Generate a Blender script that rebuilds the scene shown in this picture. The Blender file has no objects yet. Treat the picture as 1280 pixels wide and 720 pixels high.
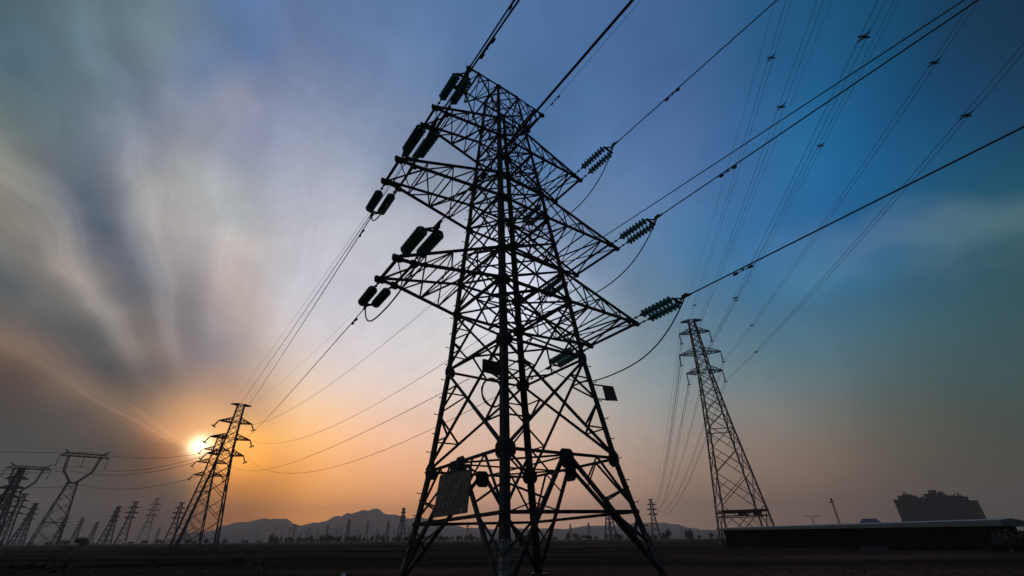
import bpy, bmesh, math, random
from mathutils import Vector, Matrix, noise
R = math.radians
rnd = random.Random(7)
sc = bpy.context.scene

# ------------------------------------------------------------------ camera
cam_d = bpy.data.cameras.new('camera'); cam = bpy.data.objects.new('camera', cam_d)
sc.collection.objects.link(cam); sc.camera = cam
EYE = 1.5
cam_d.sensor_width = 36; cam_d.lens = 14.86
cam_d.clip_start = .1; cam_d.clip_end = 20000
cam.matrix_world = Matrix.Translation((0, 0, EYE)) @ Matrix.Rotation(R(90+30.76), 4, 'X') @ Matrix.Rotation(R(-.54), 4, 'Z')

# ------------------------------------------------------------------ sky
# SKYBEGIN
SKY_ROWS = [0, 2.5, 5, 7.5, 10, 12.5, 15, 17.5, 20, 22.5, 25, 27.5, 30, 33, 36, 39, 42, 46, 50, 55, 61, 68, 80]
SKY_AZ = [-180, -100, -80, -72, -67, -63, -59.5, -56, -53, -50, -47, -44, -41, -38, -35, -32, -28, -23, -17, -10, -3, 4, 11, 18, 25, 32, 39, 46, 54, 64, 80, 110]
SKY_COL = [[[0.006,0.008,0.012],[0.082,0.0804,0.075],[0.0704,0.0503,0.0444],[0.0439,0.0399,0.0428],[0.0429,0.0411,0.0449],[0.0286,0.0518,0.054],[0.0257,0.0559,0.0568],[0.0225,0.0545,0.0555],[0.0194,0.051,0.0526],[0.0175,0.0485,0.0506],[0.0168,0.0466,0.0489],[0.0174,0.0353,0.0387],[0.0278,0.0333,0.0326],[0.0579,0.0361,0.0228],[0.0848,0.036,0.0166],[0.6007,0.1958,0.0164],[0.8536,0.2801,0.0254],[1.6141,0.5769,0.0998],[1.5941,0.6123,0.1703],[1.4632,0.6005,0.2196],[1.2872,0.6512,0.3697],[1.2371,0.6548,0.4076],[0.8645,0.4772,0.3045],[0.5454,0.3159,0.2062],[0.3962,0.2358,0.1547],[0.2988,0.1797,0.1161],[0.1578,0.1065,0.0659],[0.0868,0.0729,0.0452],[0.0655,0.0694,0.0446],[0.0548,0.0725,0.0495],[0.0227,0.0656,0.0698],[0.0058,0.0087,0.0138]],[[0.006,0.008,0.012],[0.0738,0.0884,0.0802],[0.0922,0.0715,0.0618],[0.0605,0.048,0.0462],[0.0477,0.0431,0.0459],[0.044,0.0421,0.0458],[0.0301,0.0493,0.0521],[0.0268,0.0543,0.0558],[0.0254,0.056,0.0569],[0.0225,0.0544,0.0554],[0.0196,0.05,0.0518],[0.0194,0.0376,0.0411],[0.0303,0.0352,0.0338],[0.0632,0.0373,0.0222],[0.0889,0.0372,0.0166],[0.6459,0.2111,0.0166],[0.9932,0.3366,0.0349],[1.6135,0.6042,0.1187],[1.5646,0.6314,0.1968],[1.4065,0.6161,0.2536],[1.2407,0.6502,0.3857],[1.1954,0.6492,0.414],[0.8476,0.4845,0.3188],[0.5417,0.3267,0.221],[0.3978,0.2449,0.1665],[0.3059,0.1915,0.128],[0.1623,0.1149,0.0736],[0.0854,0.0774,0.0498],[0.0625,0.0727,0.0487],[0.0473,0.0759,0.0574],[0.022,0.0705,0.0797],[0.0055,0.0095,0.0164]],[[0.006,0.008,0.012],[0.081,0.1016,0.0934],[0.0722,0.0826,0.0887],[0.1028,0.0699,0.0575],[0.0653,0.0513,0.049],[0.0499,0.0442,0.0463],[0.0449,0.0424,0.0459],[0.0316,0.0469,0.0504],[0.0275,0.0512,0.0538],[0.0268,0.054,0.0557],[0.0259,0.0543,0.0559],[0.0262,0.045,0.0486],[0.0393,0.0411,0.037],[0.0961,0.0448,0.0204],[0.1525,0.0573,0.0178],[0.9392,0.3173,0.0203],[1.197,0.4342,0.0542],[1.6051,0.6441,0.1522],[1.5208,0.6593,0.2409],[1.3351,0.6373,0.3056],[1.1761,0.6493,0.41],[1.134,0.6411,0.4241],[0.8201,0.4934,0.3392],[0.5339,0.3421,0.2436],[0.3963,0.2576,0.1844],[0.3097,0.2071,0.1457],[0.166,0.1267,0.0857],[0.0832,0.0838,0.0572],[0.0576,0.0774,0.0559],[0.0374,0.0806,0.0717],[0.0224,0.0748,0.0864],[0.0051,0.0101,0.0183]],[[0.006,0.008,0.012],[0.0902,0.1137,0.1042],[0.0819,0.1058,0.1206],[0.1047,0.09,0.0812],[0.1091,0.0736,0.0601],[0.0738,0.0552,0.0505],[0.0547,0.0464,0.0471],[0.0464,0.0431,0.0461],[0.0351,0.044,0.0479],[0.029,0.0472,0.0509],[0.0309,0.0504,0.0535],[0.0361,0.0475,0.051],[0.0639,0.0473,0.0361],[0.2467,0.077,0.0227],[0.6638,0.2109,0.0316],[1.5896,0.5797,0.0358],[1.3844,0.5637,0.0981],[1.5751,0.6962,0.2095],[1.4597,0.6953,0.3092],[1.2571,0.6633,0.3758],[1.0949,0.6501,0.4442],[1.0534,0.6321,0.44],[0.7806,0.5033,0.3661],[0.5181,0.3618,0.2756],[0.3855,0.2737,0.2101],[0.3017,0.2252,0.1708],[0.1653,0.1426,0.1053],[0.0793,0.0932,0.0699],[0.05,0.0838,0.0684],[0.0302,0.085,0.0876],[0.0217,0.0785,0.0931],[0.0048,0.0106,0.0199]],[[0.006,0.008,0.012],[0.0914,0.1189,0.1108],[0.1882,0.1932,0.188],[0.0829,0.101,0.1119],[0.1096,0.093,0.0832],[0.1166,0.0795,0.0643],[0.0898,0.0627,0.0539],[0.0637,0.0506,0.0487],[0.0527,0.0463,0.0475],[0.0461,0.0481,0.0502],[0.0685,0.0668,0.0633],[0.1022,0.0808,0.0696],[0.1586,0.0927,0.0593],[0.474,0.1722,0.0539],[0.9012,0.3691,0.0927],[1.3968,0.5865,0.0789],[1.4217,0.6872,0.1949],[1.4992,0.7541,0.3032],[1.3756,0.7372,0.4056],[1.1778,0.6944,0.4611],[0.9983,0.6557,0.4905],[0.9564,0.6261,0.4659],[0.726,0.5126,0.3986],[0.488,0.3828,0.316],[0.3567,0.2911,0.2444],[0.2716,0.2417,0.2038],[0.1558,0.162,0.1361],[0.0733,0.1064,0.0912],[0.0412,0.0909,0.0863],[0.0273,0.088,0.0981],[0.0181,0.0797,0.1004],[0.0044,0.0111,0.0214]],[[0.006,0.008,0.012],[0.0357,0.0687,0.0833],[0.2574,0.2407,0.2197],[0.1046,0.1334,0.1497],[0.0847,0.1023,0.1128],[0.1024,0.0948,0.0893],[0.1201,0.0872,0.0718],[0.1079,0.0727,0.0595],[0.0882,0.0625,0.0544],[0.0924,0.0678,0.0601],[0.1499,0.1127,0.0911],[0.11,0.0949,0.0875],[0.1708,0.1196,0.094],[0.5459,0.2813,0.1423],[0.6737,0.3391,0.1609],[0.7434,0.4013,0.1987],[1.2262,0.7259,0.3543],[1.3618,0.8054,0.4426],[1.2624,0.7818,0.5301],[1.0963,0.7332,0.5592],[0.894,0.6687,0.5502],[0.85,0.6286,0.5082],[0.6539,0.5197,0.4363],[0.4403,0.4001,0.3605],[0.309,0.3058,0.2849],[0.2225,0.2509,0.2409],[0.1366,0.1808,0.1779],[0.0657,0.1215,0.1217],[0.0346,0.0961,0.1038],[0.0269,0.0905,0.1039],[0.0122,0.0763,0.1065],[0.0041,0.0115,0.0229]],[[0.006,0.008,0.012],[0.0377,0.0735,0.0893],[0.2338,0.2298,0.191],[0.2371,0.2361,0.2246],[0.1007,0.1298,0.1467],[0.085,0.1067,0.12],[0.0921,0.0978,0.0999],[0.1377,0.1058,0.085],[0.1487,0.101,0.0761],[0.1236,0.0958,0.0823],[0.0849,0.0923,0.1002],[0.0766,0.0882,0.1031],[0.1472,0.13,0.1296],[0.3827,0.2573,0.2071],[0.4918,0.3086,0.2303],[0.684,0.4489,0.3128],[1.0794,0.7526,0.5022],[1.1943,0.8357,0.6071],[1.133,0.8208,0.6656],[1.0173,0.7762,0.6614],[0.8088,0.6874,0.6142],[0.7595,0.6428,0.5663],[0.5769,0.5246,0.4775],[0.3857,0.4066,0.3979],[0.257,0.3114,0.3221],[0.1727,0.2496,0.2737],[0.113,0.193,0.2216],[0.0581,0.1339,0.1547],[0.031,0.0991,0.116],[0.0266,0.0928,0.1087],[0.0071,0.0685,0.1089],[0.0038,0.012,0.0243]],[[0.006,0.008,0.012],[0.0403,0.0788,0.0956],[0.2173,0.2312,0.1904],[0.2882,0.2688,0.2436],[0.225,0.2278,0.219],[0.1133,0.1419,0.1568],[0.0904,0.1169,0.1329],[0.0887,0.1055,0.1152],[0.1,0.1057,0.1065],[0.1071,0.1185,0.1236],[0.1144,0.1343,0.1483],[0.21,0.189,0.1787],[0.2735,0.227,0.2172],[0.2506,0.222,0.2573],[0.3994,0.3278,0.3213],[0.6646,0.5176,0.4374],[0.947,0.7446,0.6122],[1.0457,0.8363,0.7367],[1.016,0.8387,0.7696],[0.9519,0.8083,0.743],[0.7648,0.7101,0.673],[0.7142,0.6694,0.6332],[0.5197,0.5292,0.5181],[0.336,0.3972,0.4173],[0.2122,0.3033,0.3464],[0.1334,0.2395,0.2976],[0.0903,0.1954,0.2568],[0.0506,0.1407,0.1831],[0.0287,0.1009,0.1254],[0.0236,0.0936,0.1145],[0.0038,0.0572,0.104],[0.0035,0.0124,0.0257]],[[0.006,0.008,0.012],[0.0427,0.0837,0.1015],[0.1984,0.2397,0.2098],[0.2524,0.2468,0.204],[0.2854,0.2666,0.2413],[0.2457,0.2416,0.2277],[0.1466,0.1698,0.1781],[0.1035,0.1293,0.1462],[0.1401,0.1553,0.1616],[0.2249,0.2226,0.2148],[0.2246,0.2152,0.2164],[0.2223,0.1998,0.203],[0.228,0.2102,0.2284],[0.2677,0.2508,0.2829],[0.4603,0.3897,0.3811],[0.6669,0.5599,0.5164],[0.8466,0.7281,0.6853],[0.9236,0.8087,0.7962],[0.9181,0.8264,0.8158],[0.8981,0.8166,0.7885],[0.7614,0.7436,0.7396],[0.7195,0.7152,0.718],[0.4904,0.5369,0.5611],[0.291,0.3727,0.419],[0.1757,0.2845,0.358],[0.1047,0.2256,0.3146],[0.0699,0.1899,0.2823],[0.0414,0.141,0.2083],[0.0252,0.102,0.1364],[0.0173,0.0912,0.1217],[0.002,0.0455,0.093],[0.0033,0.0129,0.027]],[[0.006,0.008,0.012],[0.0448,0.0882,0.1068],[0.1958,0.2456,0.219],[0.2374,0.2448,0.1986],[0.2541,0.2448,0.2058],[0.2776,0.2599,0.2316],[0.2703,0.2569,0.2356],[0.2199,0.221,0.2119],[0.2643,0.2439,0.2228],[0.2877,0.2584,0.2468],[0.1605,0.1743,0.208],[0.1931,0.1958,0.2203],[0.2554,0.2378,0.2545],[0.3599,0.3139,0.3178],[0.5626,0.4699,0.4439],[0.701,0.6214,0.6113],[0.769,0.7072,0.7272],[0.8229,0.7659,0.8016],[0.8351,0.7935,0.8188],[0.8452,0.8023,0.8056],[0.788,0.7944,0.832],[0.7616,0.7818,0.8319],[0.4829,0.5514,0.6126],[0.2532,0.3436,0.4122],[0.1494,0.2653,0.364],[0.0836,0.2126,0.3295],[0.0529,0.1834,0.3087],[0.0309,0.138,0.2371],[0.0192,0.1023,0.1524],[0.0103,0.0845,0.1281],[0.0011,0.0361,0.0809],[0.0031,0.0133,0.0283]],[[0.006,0.008,0.012],[0.0468,0.0923,0.1115],[0.1921,0.2451,0.2217],[0.2108,0.2474,0.2134],[0.2413,0.244,0.1971],[0.2487,0.2404,0.201],[0.256,0.2427,0.2117],[0.2647,0.2491,0.2267],[0.2186,0.2138,0.2154],[0.1493,0.1676,0.2059],[0.156,0.176,0.2165],[0.2649,0.2591,0.2768],[0.3341,0.3097,0.3235],[0.451,0.3849,0.3701],[0.6007,0.52,0.5025],[0.6858,0.644,0.6764],[0.712,0.6832,0.7374],[0.7483,0.7241,0.7823],[0.7739,0.7591,0.8051],[0.7961,0.7781,0.8084],[0.8245,0.8491,0.9326],[0.8093,0.8459,0.9436],[0.4859,0.5677,0.6627],[0.2274,0.3219,0.4076],[0.1312,0.2527,0.3729],[0.0661,0.2026,0.3476],[0.047,0.2042,0.3723],[0.0266,0.1578,0.2996],[0.0157,0.1216,0.1948],[0.0066,0.0858,0.1425],[0.0007,0.0293,0.0694],[0.0028,0.0137,0.0295]],[[0.006,0.008,0.012],[0.0485,0.0959,0.1158],[0.0963,0.1634,0.1872],[0.1958,0.2467,0.2211],[0.2172,0.2463,0.2093],[0.2392,0.2434,0.1983],[0.2331,0.2319,0.1983],[0.1715,0.1875,0.192],[0.116,0.149,0.1972],[0.1149,0.1457,0.2021],[0.2437,0.2438,0.2637],[0.3857,0.3548,0.3622],[0.4316,0.394,0.4032],[0.5401,0.4691,0.4454],[0.5928,0.5448,0.5506],[0.6506,0.6347,0.6906],[0.6648,0.6527,0.717],[0.6908,0.6838,0.7495],[0.7292,0.7278,0.7848],[0.7597,0.7561,0.8045],[0.85,0.8859,1.0029],[0.8336,0.8804,1.0107],[0.4728,0.5635,0.6861],[0.207,0.3069,0.4106],[0.1146,0.2454,0.3924],[0.0522,0.196,0.3727],[0.0295,0.175,0.3737],[0.015,0.1359,0.3082],[0.0075,0.1056,0.2038],[0.003,0.0656,0.1289],[0.0005,0.0249,0.0605],[0.0026,0.0141,0.0306]],[[0.006,0.008,0.012],[0.0501,0.099,0.1195],[0.0611,0.1213,0.1477],[0.1612,0.2238,0.2201],[0.1903,0.2422,0.2206],[0.2071,0.2421,0.2139],[0.2159,0.2363,0.2135],[0.1483,0.1878,0.2248],[0.1182,0.1621,0.2295],[0.2044,0.23,0.2656],[0.3589,0.3461,0.347],[0.4624,0.4297,0.4288],[0.5239,0.4891,0.4892],[0.6233,0.5556,0.5444],[0.6102,0.5788,0.6058],[0.6153,0.6091,0.6672],[0.6235,0.6197,0.6821],[0.6401,0.6423,0.7091],[0.6829,0.6887,0.7525],[0.7287,0.7328,0.7918],[0.8593,0.901,1.0351],[0.816,0.8722,1.0216],[0.4,0.4991,0.6482],[0.1826,0.2896,0.4216],[0.099,0.2396,0.4215],[0.0457,0.1943,0.3995],[0.0226,0.1615,0.3746],[0.0097,0.1283,0.3214],[0.0041,0.0996,0.2191],[0.0015,0.0512,0.1147],[0.0005,0.0225,0.0547],[0.0025,0.0144,0.0317]],[[0.006,0.008,0.012],[0.0516,0.1022,0.1232],[0.06,0.1195,0.1439],[0.0793,0.1489,0.1989],[0.1178,0.1899,0.2175],[0.1502,0.2143,0.2234],[0.1577,0.2149,0.2402],[0.1655,0.2217,0.2807],[0.2121,0.247,0.2954],[0.2763,0.286,0.2983],[0.4239,0.4246,0.4223],[0.4515,0.4535,0.4577],[0.4146,0.4375,0.4589],[0.4984,0.5006,0.5282],[0.5721,0.5664,0.617],[0.5799,0.5802,0.6403],[0.5879,0.5903,0.6529],[0.598,0.606,0.6741],[0.6243,0.6356,0.7055],[0.6755,0.6854,0.7528],[0.8435,0.89,1.0328],[0.6769,0.7559,0.9268],[0.2628,0.3625,0.5313],[0.1587,0.2684,0.4345],[0.0908,0.2342,0.446],[0.0477,0.1952,0.4184],[0.0241,0.1699,0.3896],[0.0082,0.1387,0.3483],[0.0025,0.0959,0.2342],[0.0009,0.0425,0.1035],[0.0005,0.0211,0.0511],[0.0023,0.0149,0.0331]],[[0.006,0.008,0.012],[0.0528,0.1046,0.1261],[0.0599,0.1194,0.1436],[0.0629,0.1243,0.1542],[0.0796,0.1504,0.2074],[0.0887,0.1629,0.2181],[0.1363,0.2159,0.2648],[0.2068,0.2597,0.3202],[0.2179,0.2455,0.3197],[0.3113,0.3303,0.373],[0.4032,0.4221,0.4368],[0.4019,0.4245,0.4485],[0.404,0.4277,0.4589],[0.4507,0.4711,0.5284],[0.5098,0.5232,0.6016],[0.5293,0.5404,0.6161],[0.5476,0.5586,0.6318],[0.5655,0.5792,0.6533],[0.5812,0.5971,0.6723],[0.6067,0.6226,0.6975],[0.746,0.8044,0.9541],[0.3923,0.4944,0.681],[0.1931,0.2872,0.4581],[0.1509,0.2575,0.438],[0.0941,0.2302,0.4508],[0.055,0.1903,0.4157],[0.0274,0.166,0.3816],[0.0094,0.1516,0.3631],[0.0019,0.0919,0.2377],[0.0007,0.0391,0.0973],[0.0005,0.021,0.0506],[0.0021,0.0154,0.0345]],[[0.006,0.008,0.012],[0.0536,0.1064,0.1282],[0.0599,0.1194,0.1436],[0.0606,0.1205,0.1454],[0.0721,0.139,0.1763],[0.1093,0.1944,0.2551],[0.1336,0.2094,0.2632],[0.1238,0.1805,0.245],[0.1657,0.2071,0.2877],[0.2555,0.281,0.3496],[0.2745,0.2991,0.3636],[0.2799,0.3123,0.4035],[0.3248,0.3569,0.4473],[0.3904,0.421,0.5238],[0.4325,0.4609,0.5688],[0.4534,0.4797,0.5809],[0.4738,0.4995,0.5949],[0.495,0.5222,0.6133],[0.51,0.5384,0.627],[0.5072,0.5381,0.6284],[0.4834,0.5646,0.723],[0.2186,0.3169,0.4967],[0.1683,0.2633,0.4399],[0.1432,0.249,0.4407],[0.1019,0.2266,0.4504],[0.0625,0.181,0.4032],[0.0311,0.1547,0.3644],[0.0115,0.1549,0.3589],[0.002,0.0927,0.238],[0.0006,0.038,0.0955],[0.0005,0.0218,0.0525],[0.002,0.016,0.0362]],[[0.006,0.008,0.012],[0.0542,0.1075,0.1295],[0.06,0.1194,0.1436],[0.0625,0.1237,0.1492],[0.09,0.166,0.205],[0.1239,0.2081,0.2586],[0.1117,0.1732,0.2241],[0.1338,0.1903,0.2536],[0.2167,0.2646,0.3565],[0.2556,0.291,0.3898],[0.2647,0.2899,0.3832],[0.2538,0.2852,0.3954],[0.2844,0.3205,0.4454],[0.3432,0.3808,0.5114],[0.3752,0.4124,0.5372],[0.393,0.4303,0.5481],[0.3838,0.4257,0.5421],[0.3623,0.411,0.5283],[0.3557,0.408,0.523],[0.3309,0.3865,0.5042],[0.2473,0.3334,0.4891],[0.1598,0.2596,0.4453],[0.1458,0.2481,0.442],[0.127,0.2362,0.4466],[0.0999,0.2135,0.4407],[0.0698,0.178,0.3987],[0.0355,0.1466,0.351],[0.0134,0.1432,0.3358],[0.0025,0.0976,0.2387],[0.0007,0.0405,0.1017],[0.0005,0.0236,0.057],[0.0019,0.0169,0.0385]],[[0.006,0.008,0.012],[0.0544,0.1079,0.13],[0.0605,0.1203,0.1448],[0.0826,0.1529,0.1866],[0.1037,0.1672,0.1987],[0.1067,0.1686,0.1966],[0.15,0.2335,0.2711],[0.197,0.2814,0.3385],[0.1716,0.2492,0.3612],[0.1549,0.2257,0.368],[0.2473,0.2785,0.3807],[0.2625,0.2915,0.4031],[0.2679,0.3082,0.445],[0.2866,0.3321,0.4772],[0.3032,0.351,0.4922],[0.3105,0.3623,0.4986],[0.2855,0.3439,0.4795],[0.2479,0.3108,0.4467],[0.2377,0.302,0.4337],[0.215,0.2812,0.4145],[0.1412,0.232,0.3962],[0.1014,0.2091,0.4139],[0.1078,0.2186,0.4353],[0.1047,0.2166,0.443],[0.0893,0.195,0.4217],[0.0721,0.172,0.3888],[0.042,0.1431,0.3393],[0.0158,0.1207,0.295],[0.004,0.0975,0.2313],[0.001,0.0506,0.1255],[0.0005,0.0284,0.0691],[0.0019,0.0188,0.0433]],[[0.006,0.008,0.012],[0.054,0.1071,0.129],[0.0705,0.1338,0.1613],[0.1056,0.1672,0.1949],[0.1463,0.2335,0.2702],[0.1639,0.2626,0.3054],[0.1539,0.2446,0.3033],[0.1269,0.1989,0.2935],[0.1189,0.1901,0.3068],[0.1125,0.1905,0.3412],[0.1207,0.2031,0.3888],[0.1543,0.2257,0.4],[0.1925,0.2514,0.4087],[0.2102,0.2702,0.4292],[0.2196,0.2829,0.4437],[0.2233,0.2908,0.4511],[0.2195,0.2904,0.4474],[0.2056,0.2765,0.4295],[0.201,0.2729,0.4211],[0.165,0.2454,0.4008],[0.1037,0.1991,0.3795],[0.0774,0.1801,0.3765],[0.0807,0.1867,0.3922],[0.0842,0.1907,0.4048],[0.0751,0.1734,0.3874],[0.0621,0.1532,0.3575],[0.0457,0.1415,0.3293],[0.0188,0.1112,0.2697],[0.0061,0.0925,0.2216],[0.0018,0.0657,0.161],[0.0007,0.0384,0.0944],[0.0019,0.0225,0.0528]],[[0.006,0.008,0.012],[0.0537,0.1056,0.1272],[0.1558,0.2493,0.2884],[0.1579,0.2516,0.3047],[0.1303,0.2035,0.2885],[0.1198,0.1885,0.2892],[0.112,0.1869,0.3163],[0.0998,0.187,0.3786],[0.0959,0.188,0.4116],[0.1061,0.194,0.3997],[0.1229,0.2025,0.3792],[0.1302,0.2036,0.3673],[0.1293,0.2021,0.3682],[0.1368,0.2118,0.3834],[0.1461,0.2243,0.4018],[0.1538,0.2347,0.4156],[0.1636,0.2471,0.4281],[0.1626,0.2474,0.4267],[0.1438,0.2333,0.4128],[0.1103,0.2047,0.3882],[0.0931,0.1885,0.3762],[0.0778,0.1766,0.3711],[0.0715,0.1718,0.3685],[0.0701,0.1691,0.3664],[0.0644,0.1571,0.3533],[0.054,0.1404,0.329],[0.0427,0.13,0.3052],[0.0252,0.1117,0.2653],[0.0121,0.098,0.2312],[0.0047,0.0833,0.1986],[0.0015,0.0604,0.1482],[0.0021,0.0338,0.0811]],[[0.0117,0.0199,0.0398],[0.1168,0.1833,0.2486],[0.1154,0.1872,0.303],[0.1004,0.187,0.3749],[0.0941,0.1872,0.4155],[0.0926,0.1872,0.4263],[0.0935,0.1871,0.4205],[0.0993,0.187,0.3907],[0.1055,0.188,0.367],[0.1098,0.19,0.3578],[0.1109,0.1923,0.3621],[0.1116,0.1942,0.3672],[0.1117,0.1955,0.3718],[0.1124,0.1975,0.3771],[0.114,0.2006,0.3832],[0.1156,0.2037,0.3886],[0.1169,0.2074,0.394],[0.1137,0.2077,0.3953],[0.1037,0.2005,0.3895],[0.0948,0.1914,0.381],[0.0881,0.1832,0.3757],[0.0807,0.1764,0.3789],[0.0739,0.1703,0.3792],[0.0701,0.1652,0.3703],[0.0653,0.1571,0.3533],[0.0582,0.1464,0.3329],[0.0484,0.1336,0.3095],[0.0374,0.1207,0.2848],[0.026,0.1096,0.2605],[0.0149,0.0995,0.2353],[0.0059,0.0863,0.2049],[0.0037,0.0574,0.1369]],[[0.0277,0.0577,0.1223],[0.0791,0.1599,0.365],[0.09,0.1828,0.4191],[0.0942,0.1871,0.4162],[0.1004,0.1876,0.3843],[0.1053,0.1891,0.3661],[0.107,0.1907,0.3637],[0.1074,0.1923,0.3675],[0.1076,0.1936,0.3707],[0.1078,0.1947,0.3737],[0.1078,0.1956,0.3762],[0.1075,0.1961,0.3781],[0.1068,0.1961,0.3793],[0.1056,0.1955,0.3798],[0.1038,0.1943,0.3795],[0.1012,0.1924,0.3784],[0.0968,0.1888,0.376],[0.0911,0.184,0.3724],[0.0864,0.1799,0.3696],[0.0838,0.1776,0.3695],[0.0816,0.1759,0.3732],[0.0785,0.1733,0.3806],[0.0754,0.1703,0.3858],[0.0728,0.1672,0.3826],[0.0697,0.1626,0.3709],[0.0656,0.1566,0.3548],[0.0608,0.1498,0.3392],[0.0549,0.142,0.3238],[0.0469,0.132,0.3054],[0.0374,0.1208,0.2843],[0.0256,0.1069,0.2535],[0.0174,0.0822,0.1934]],[[0.0524,0.1144,0.2482],[0.0849,0.1628,0.3215],[0.0899,0.1736,0.3441],[0.0903,0.1761,0.3509],[0.09,0.1771,0.3543],[0.0895,0.1775,0.3566],[0.0889,0.1778,0.3585],[0.0884,0.1781,0.3609],[0.0878,0.1783,0.3627],[0.0872,0.1784,0.3643],[0.0865,0.1784,0.3659],[0.0858,0.1784,0.3673],[0.0852,0.1783,0.3684],[0.0842,0.1774,0.3679],[0.0833,0.1766,0.3675],[0.0825,0.1758,0.3672],[0.0816,0.175,0.3671],[0.0807,0.1742,0.3673],[0.0798,0.1735,0.3683],[0.0789,0.1728,0.3705],[0.0781,0.1722,0.3739],[0.0771,0.1715,0.378],[0.0762,0.1708,0.382],[0.0753,0.1701,0.3849],[0.0745,0.1692,0.3861],[0.0736,0.1682,0.3854],[0.0727,0.1669,0.383],[0.0712,0.1644,0.3768],[0.069,0.16,0.3661],[0.066,0.1541,0.3514],[0.0615,0.145,0.3292],[0.0555,0.1301,0.2948]]]
# SKYEND
SUN_AZ, SUN_EL = R(-35.3), R(8.66)
SUN_DIR = Vector((math.sin(SUN_AZ)*math.cos(SUN_EL), math.cos(SUN_AZ)*math.cos(SUN_EL), math.sin(SUN_EL)))
SKY_GAIN = 1.0
world = bpy.data.worlds.new("World"); sc.world = world; world.use_nodes = True
nt = world.node_tree; N = nt.nodes; L = nt.links; N.clear()
def node(t, **k):
    n = N.new(t)
    for a, b in k.items(): setattr(n, a, b)
    return n
def put(sock, v):
    if isinstance(v, bpy.types.NodeSocket): L.new(v, sock)
    else: sock.default_value = v
def M(op, a, b=None, c=None, clamp=False):
    n = node('ShaderNodeMath', operation=op, use_clamp=clamp); put(n.inputs[0], a)
    if b is not None: put(n.inputs[1], b)
    if c is not None: put(n.inputs[2], c)
    return n.outputs[0]
def VM(op, a, b=None):
    n = node('ShaderNodeVectorMath', operation=op); put(n.inputs[0], a)
    if b is not None: put(n.inputs[1], b)
    return n
def MR(v, a, b, c, d, mode='SMOOTHSTEP'):
    n = node('ShaderNodeMapRange', interpolation_type=mode); put(n.inputs[0], v)
    for i, x in enumerate((a, b, c, d)): put(n.inputs[i+1], x)
    return n.outputs[0]
tc = node('ShaderNodeTexCoord')
dirn = VM('NORMALIZE', tc.outputs['Generated']).outputs[0]
sep = node('ShaderNodeSeparateXYZ'); L.new(dirn, sep.inputs[0])
dx, dy, dz = sep.outputs
nwz = node('ShaderNodeTexNoise'); nwz.inputs['Scale'].default_value = 5; nwz.inputs['Detail'].default_value = 5; L.new(dirn, nwz.inputs['Vector'])
sepw = node('ShaderNodeSeparateColor'); L.new(nwz.outputs['Color'], sepw.inputs[0])
az = M('ADD', M('ARCTAN2', dx, dy), M('MULTIPLY_ADD', sepw.outputs[0], .07, -.035)); az01 = M('MULTIPLY_ADD', az, 1/(2*math.pi), .5)
el = M('ADD', M('ARCSINE', dz), M('MULTIPLY', M('MULTIPLY_ADD', sepw.outputs[1], .06, -.03), MR(dz, .02, .2, 0, 1)))
prev = None
for i, e in enumerate(SKY_ROWS):
    cr = node('ShaderNodeValToRGB'); L.new(az01, cr.inputs[0]); ramp = cr.color_ramp; ramp.interpolation = 'CARDINAL'
    ramp.elements.remove(ramp.elements[1])
    for j, a in enumerate(SKY_AZ):
        pt = ramp.elements[0] if j == 0 else ramp.elements.new(a/360+.5)
        if j == 0: pt.position = 0
        pt.color = (*[v*.25 for v in SKY_COL[i][j]], 1)     # kept below 1, scaled back after
    if prev is None: prev = cr.outputs[0]
    else:
        mx = node('ShaderNodeMix', data_type='RGBA')
        L.new(MR(el, R(SKY_ROWS[i-1]), R(e), 0, 1, 'LINEAR'), mx.inputs[0]); L.new(prev, mx.inputs[6]); L.new(cr.outputs[0], mx.inputs[7]); prev = mx.outputs[2]
b4 = VM('SCALE', prev); b4.inputs['Scale'].default_value = 4; base = b4.outputs[0]
# fan of cirrus streaks running away from a point just under the sun: a tilted cloud sheet
fan_az, fan_el = R(-34.55), R(7.63)
e3 = Vector((math.sin(fan_az)*math.cos(fan_el), math.cos(fan_az)*math.cos(fan_el), math.sin(fan_el)))
up = Vector((0, 0, 1)); nn = (up-up.dot(e3)*e3).normalized(); aa = e3.cross(nn)
da = VM('DOT_PRODUCT', dirn, tuple(aa)).outputs['Value']; dn = VM('DOT_PRODUCT', dirn, tuple(nn)).outputs['Value']; de = VM('DOT_PRODUCT', dirn, tuple(e3)).outputs['Value']
nw = node('ShaderNodeTexNoise'); L.new(dirn, nw.inputs['Vector']); nw.inputs['Scale'].default_value = 2.2; nw.inputs['Detail'].default_value = 3
nw2 = node('ShaderNodeTexNoise'); L.new(dirn, nw2.inputs['Vector']); nw2.inputs['Scale'].default_value = 7; nw2.inputs['Detail'].default_value = 4
warp = M('ADD', M('MULTIPLY_ADD', nw.outputs[0], .12, -.06), M('MULTIPLY_ADD', nw2.outputs[0], .11, -.055))
rad = M('ARCCOSINE', M('MINIMUM', M('MAXIMUM', de, -1), 1))
ncurl = node('ShaderNodeTexNoise'); L.new(dirn, ncurl.inputs['Vector']); ncurl.inputs['Scale'].default_value = 3.4; ncurl.inputs['Detail'].default_value = 2
curl = M('MULTIPLY', M('SUBTRACT', ncurl.outputs[0], .5), MR(rad, .15, .7, .1, .34))
phi = M('ADD', M('ADD', M('ARCTAN2', da, dn), warp), curl)          # 0 = straight up from the fan point, negative to the left
st = node('ShaderNodeCombineXYZ'); L.new(M('MULTIPLY', phi, 2.6), st.inputs[0]); L.new(M('MULTIPLY', rad, .9), st.inputs[1])
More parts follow.
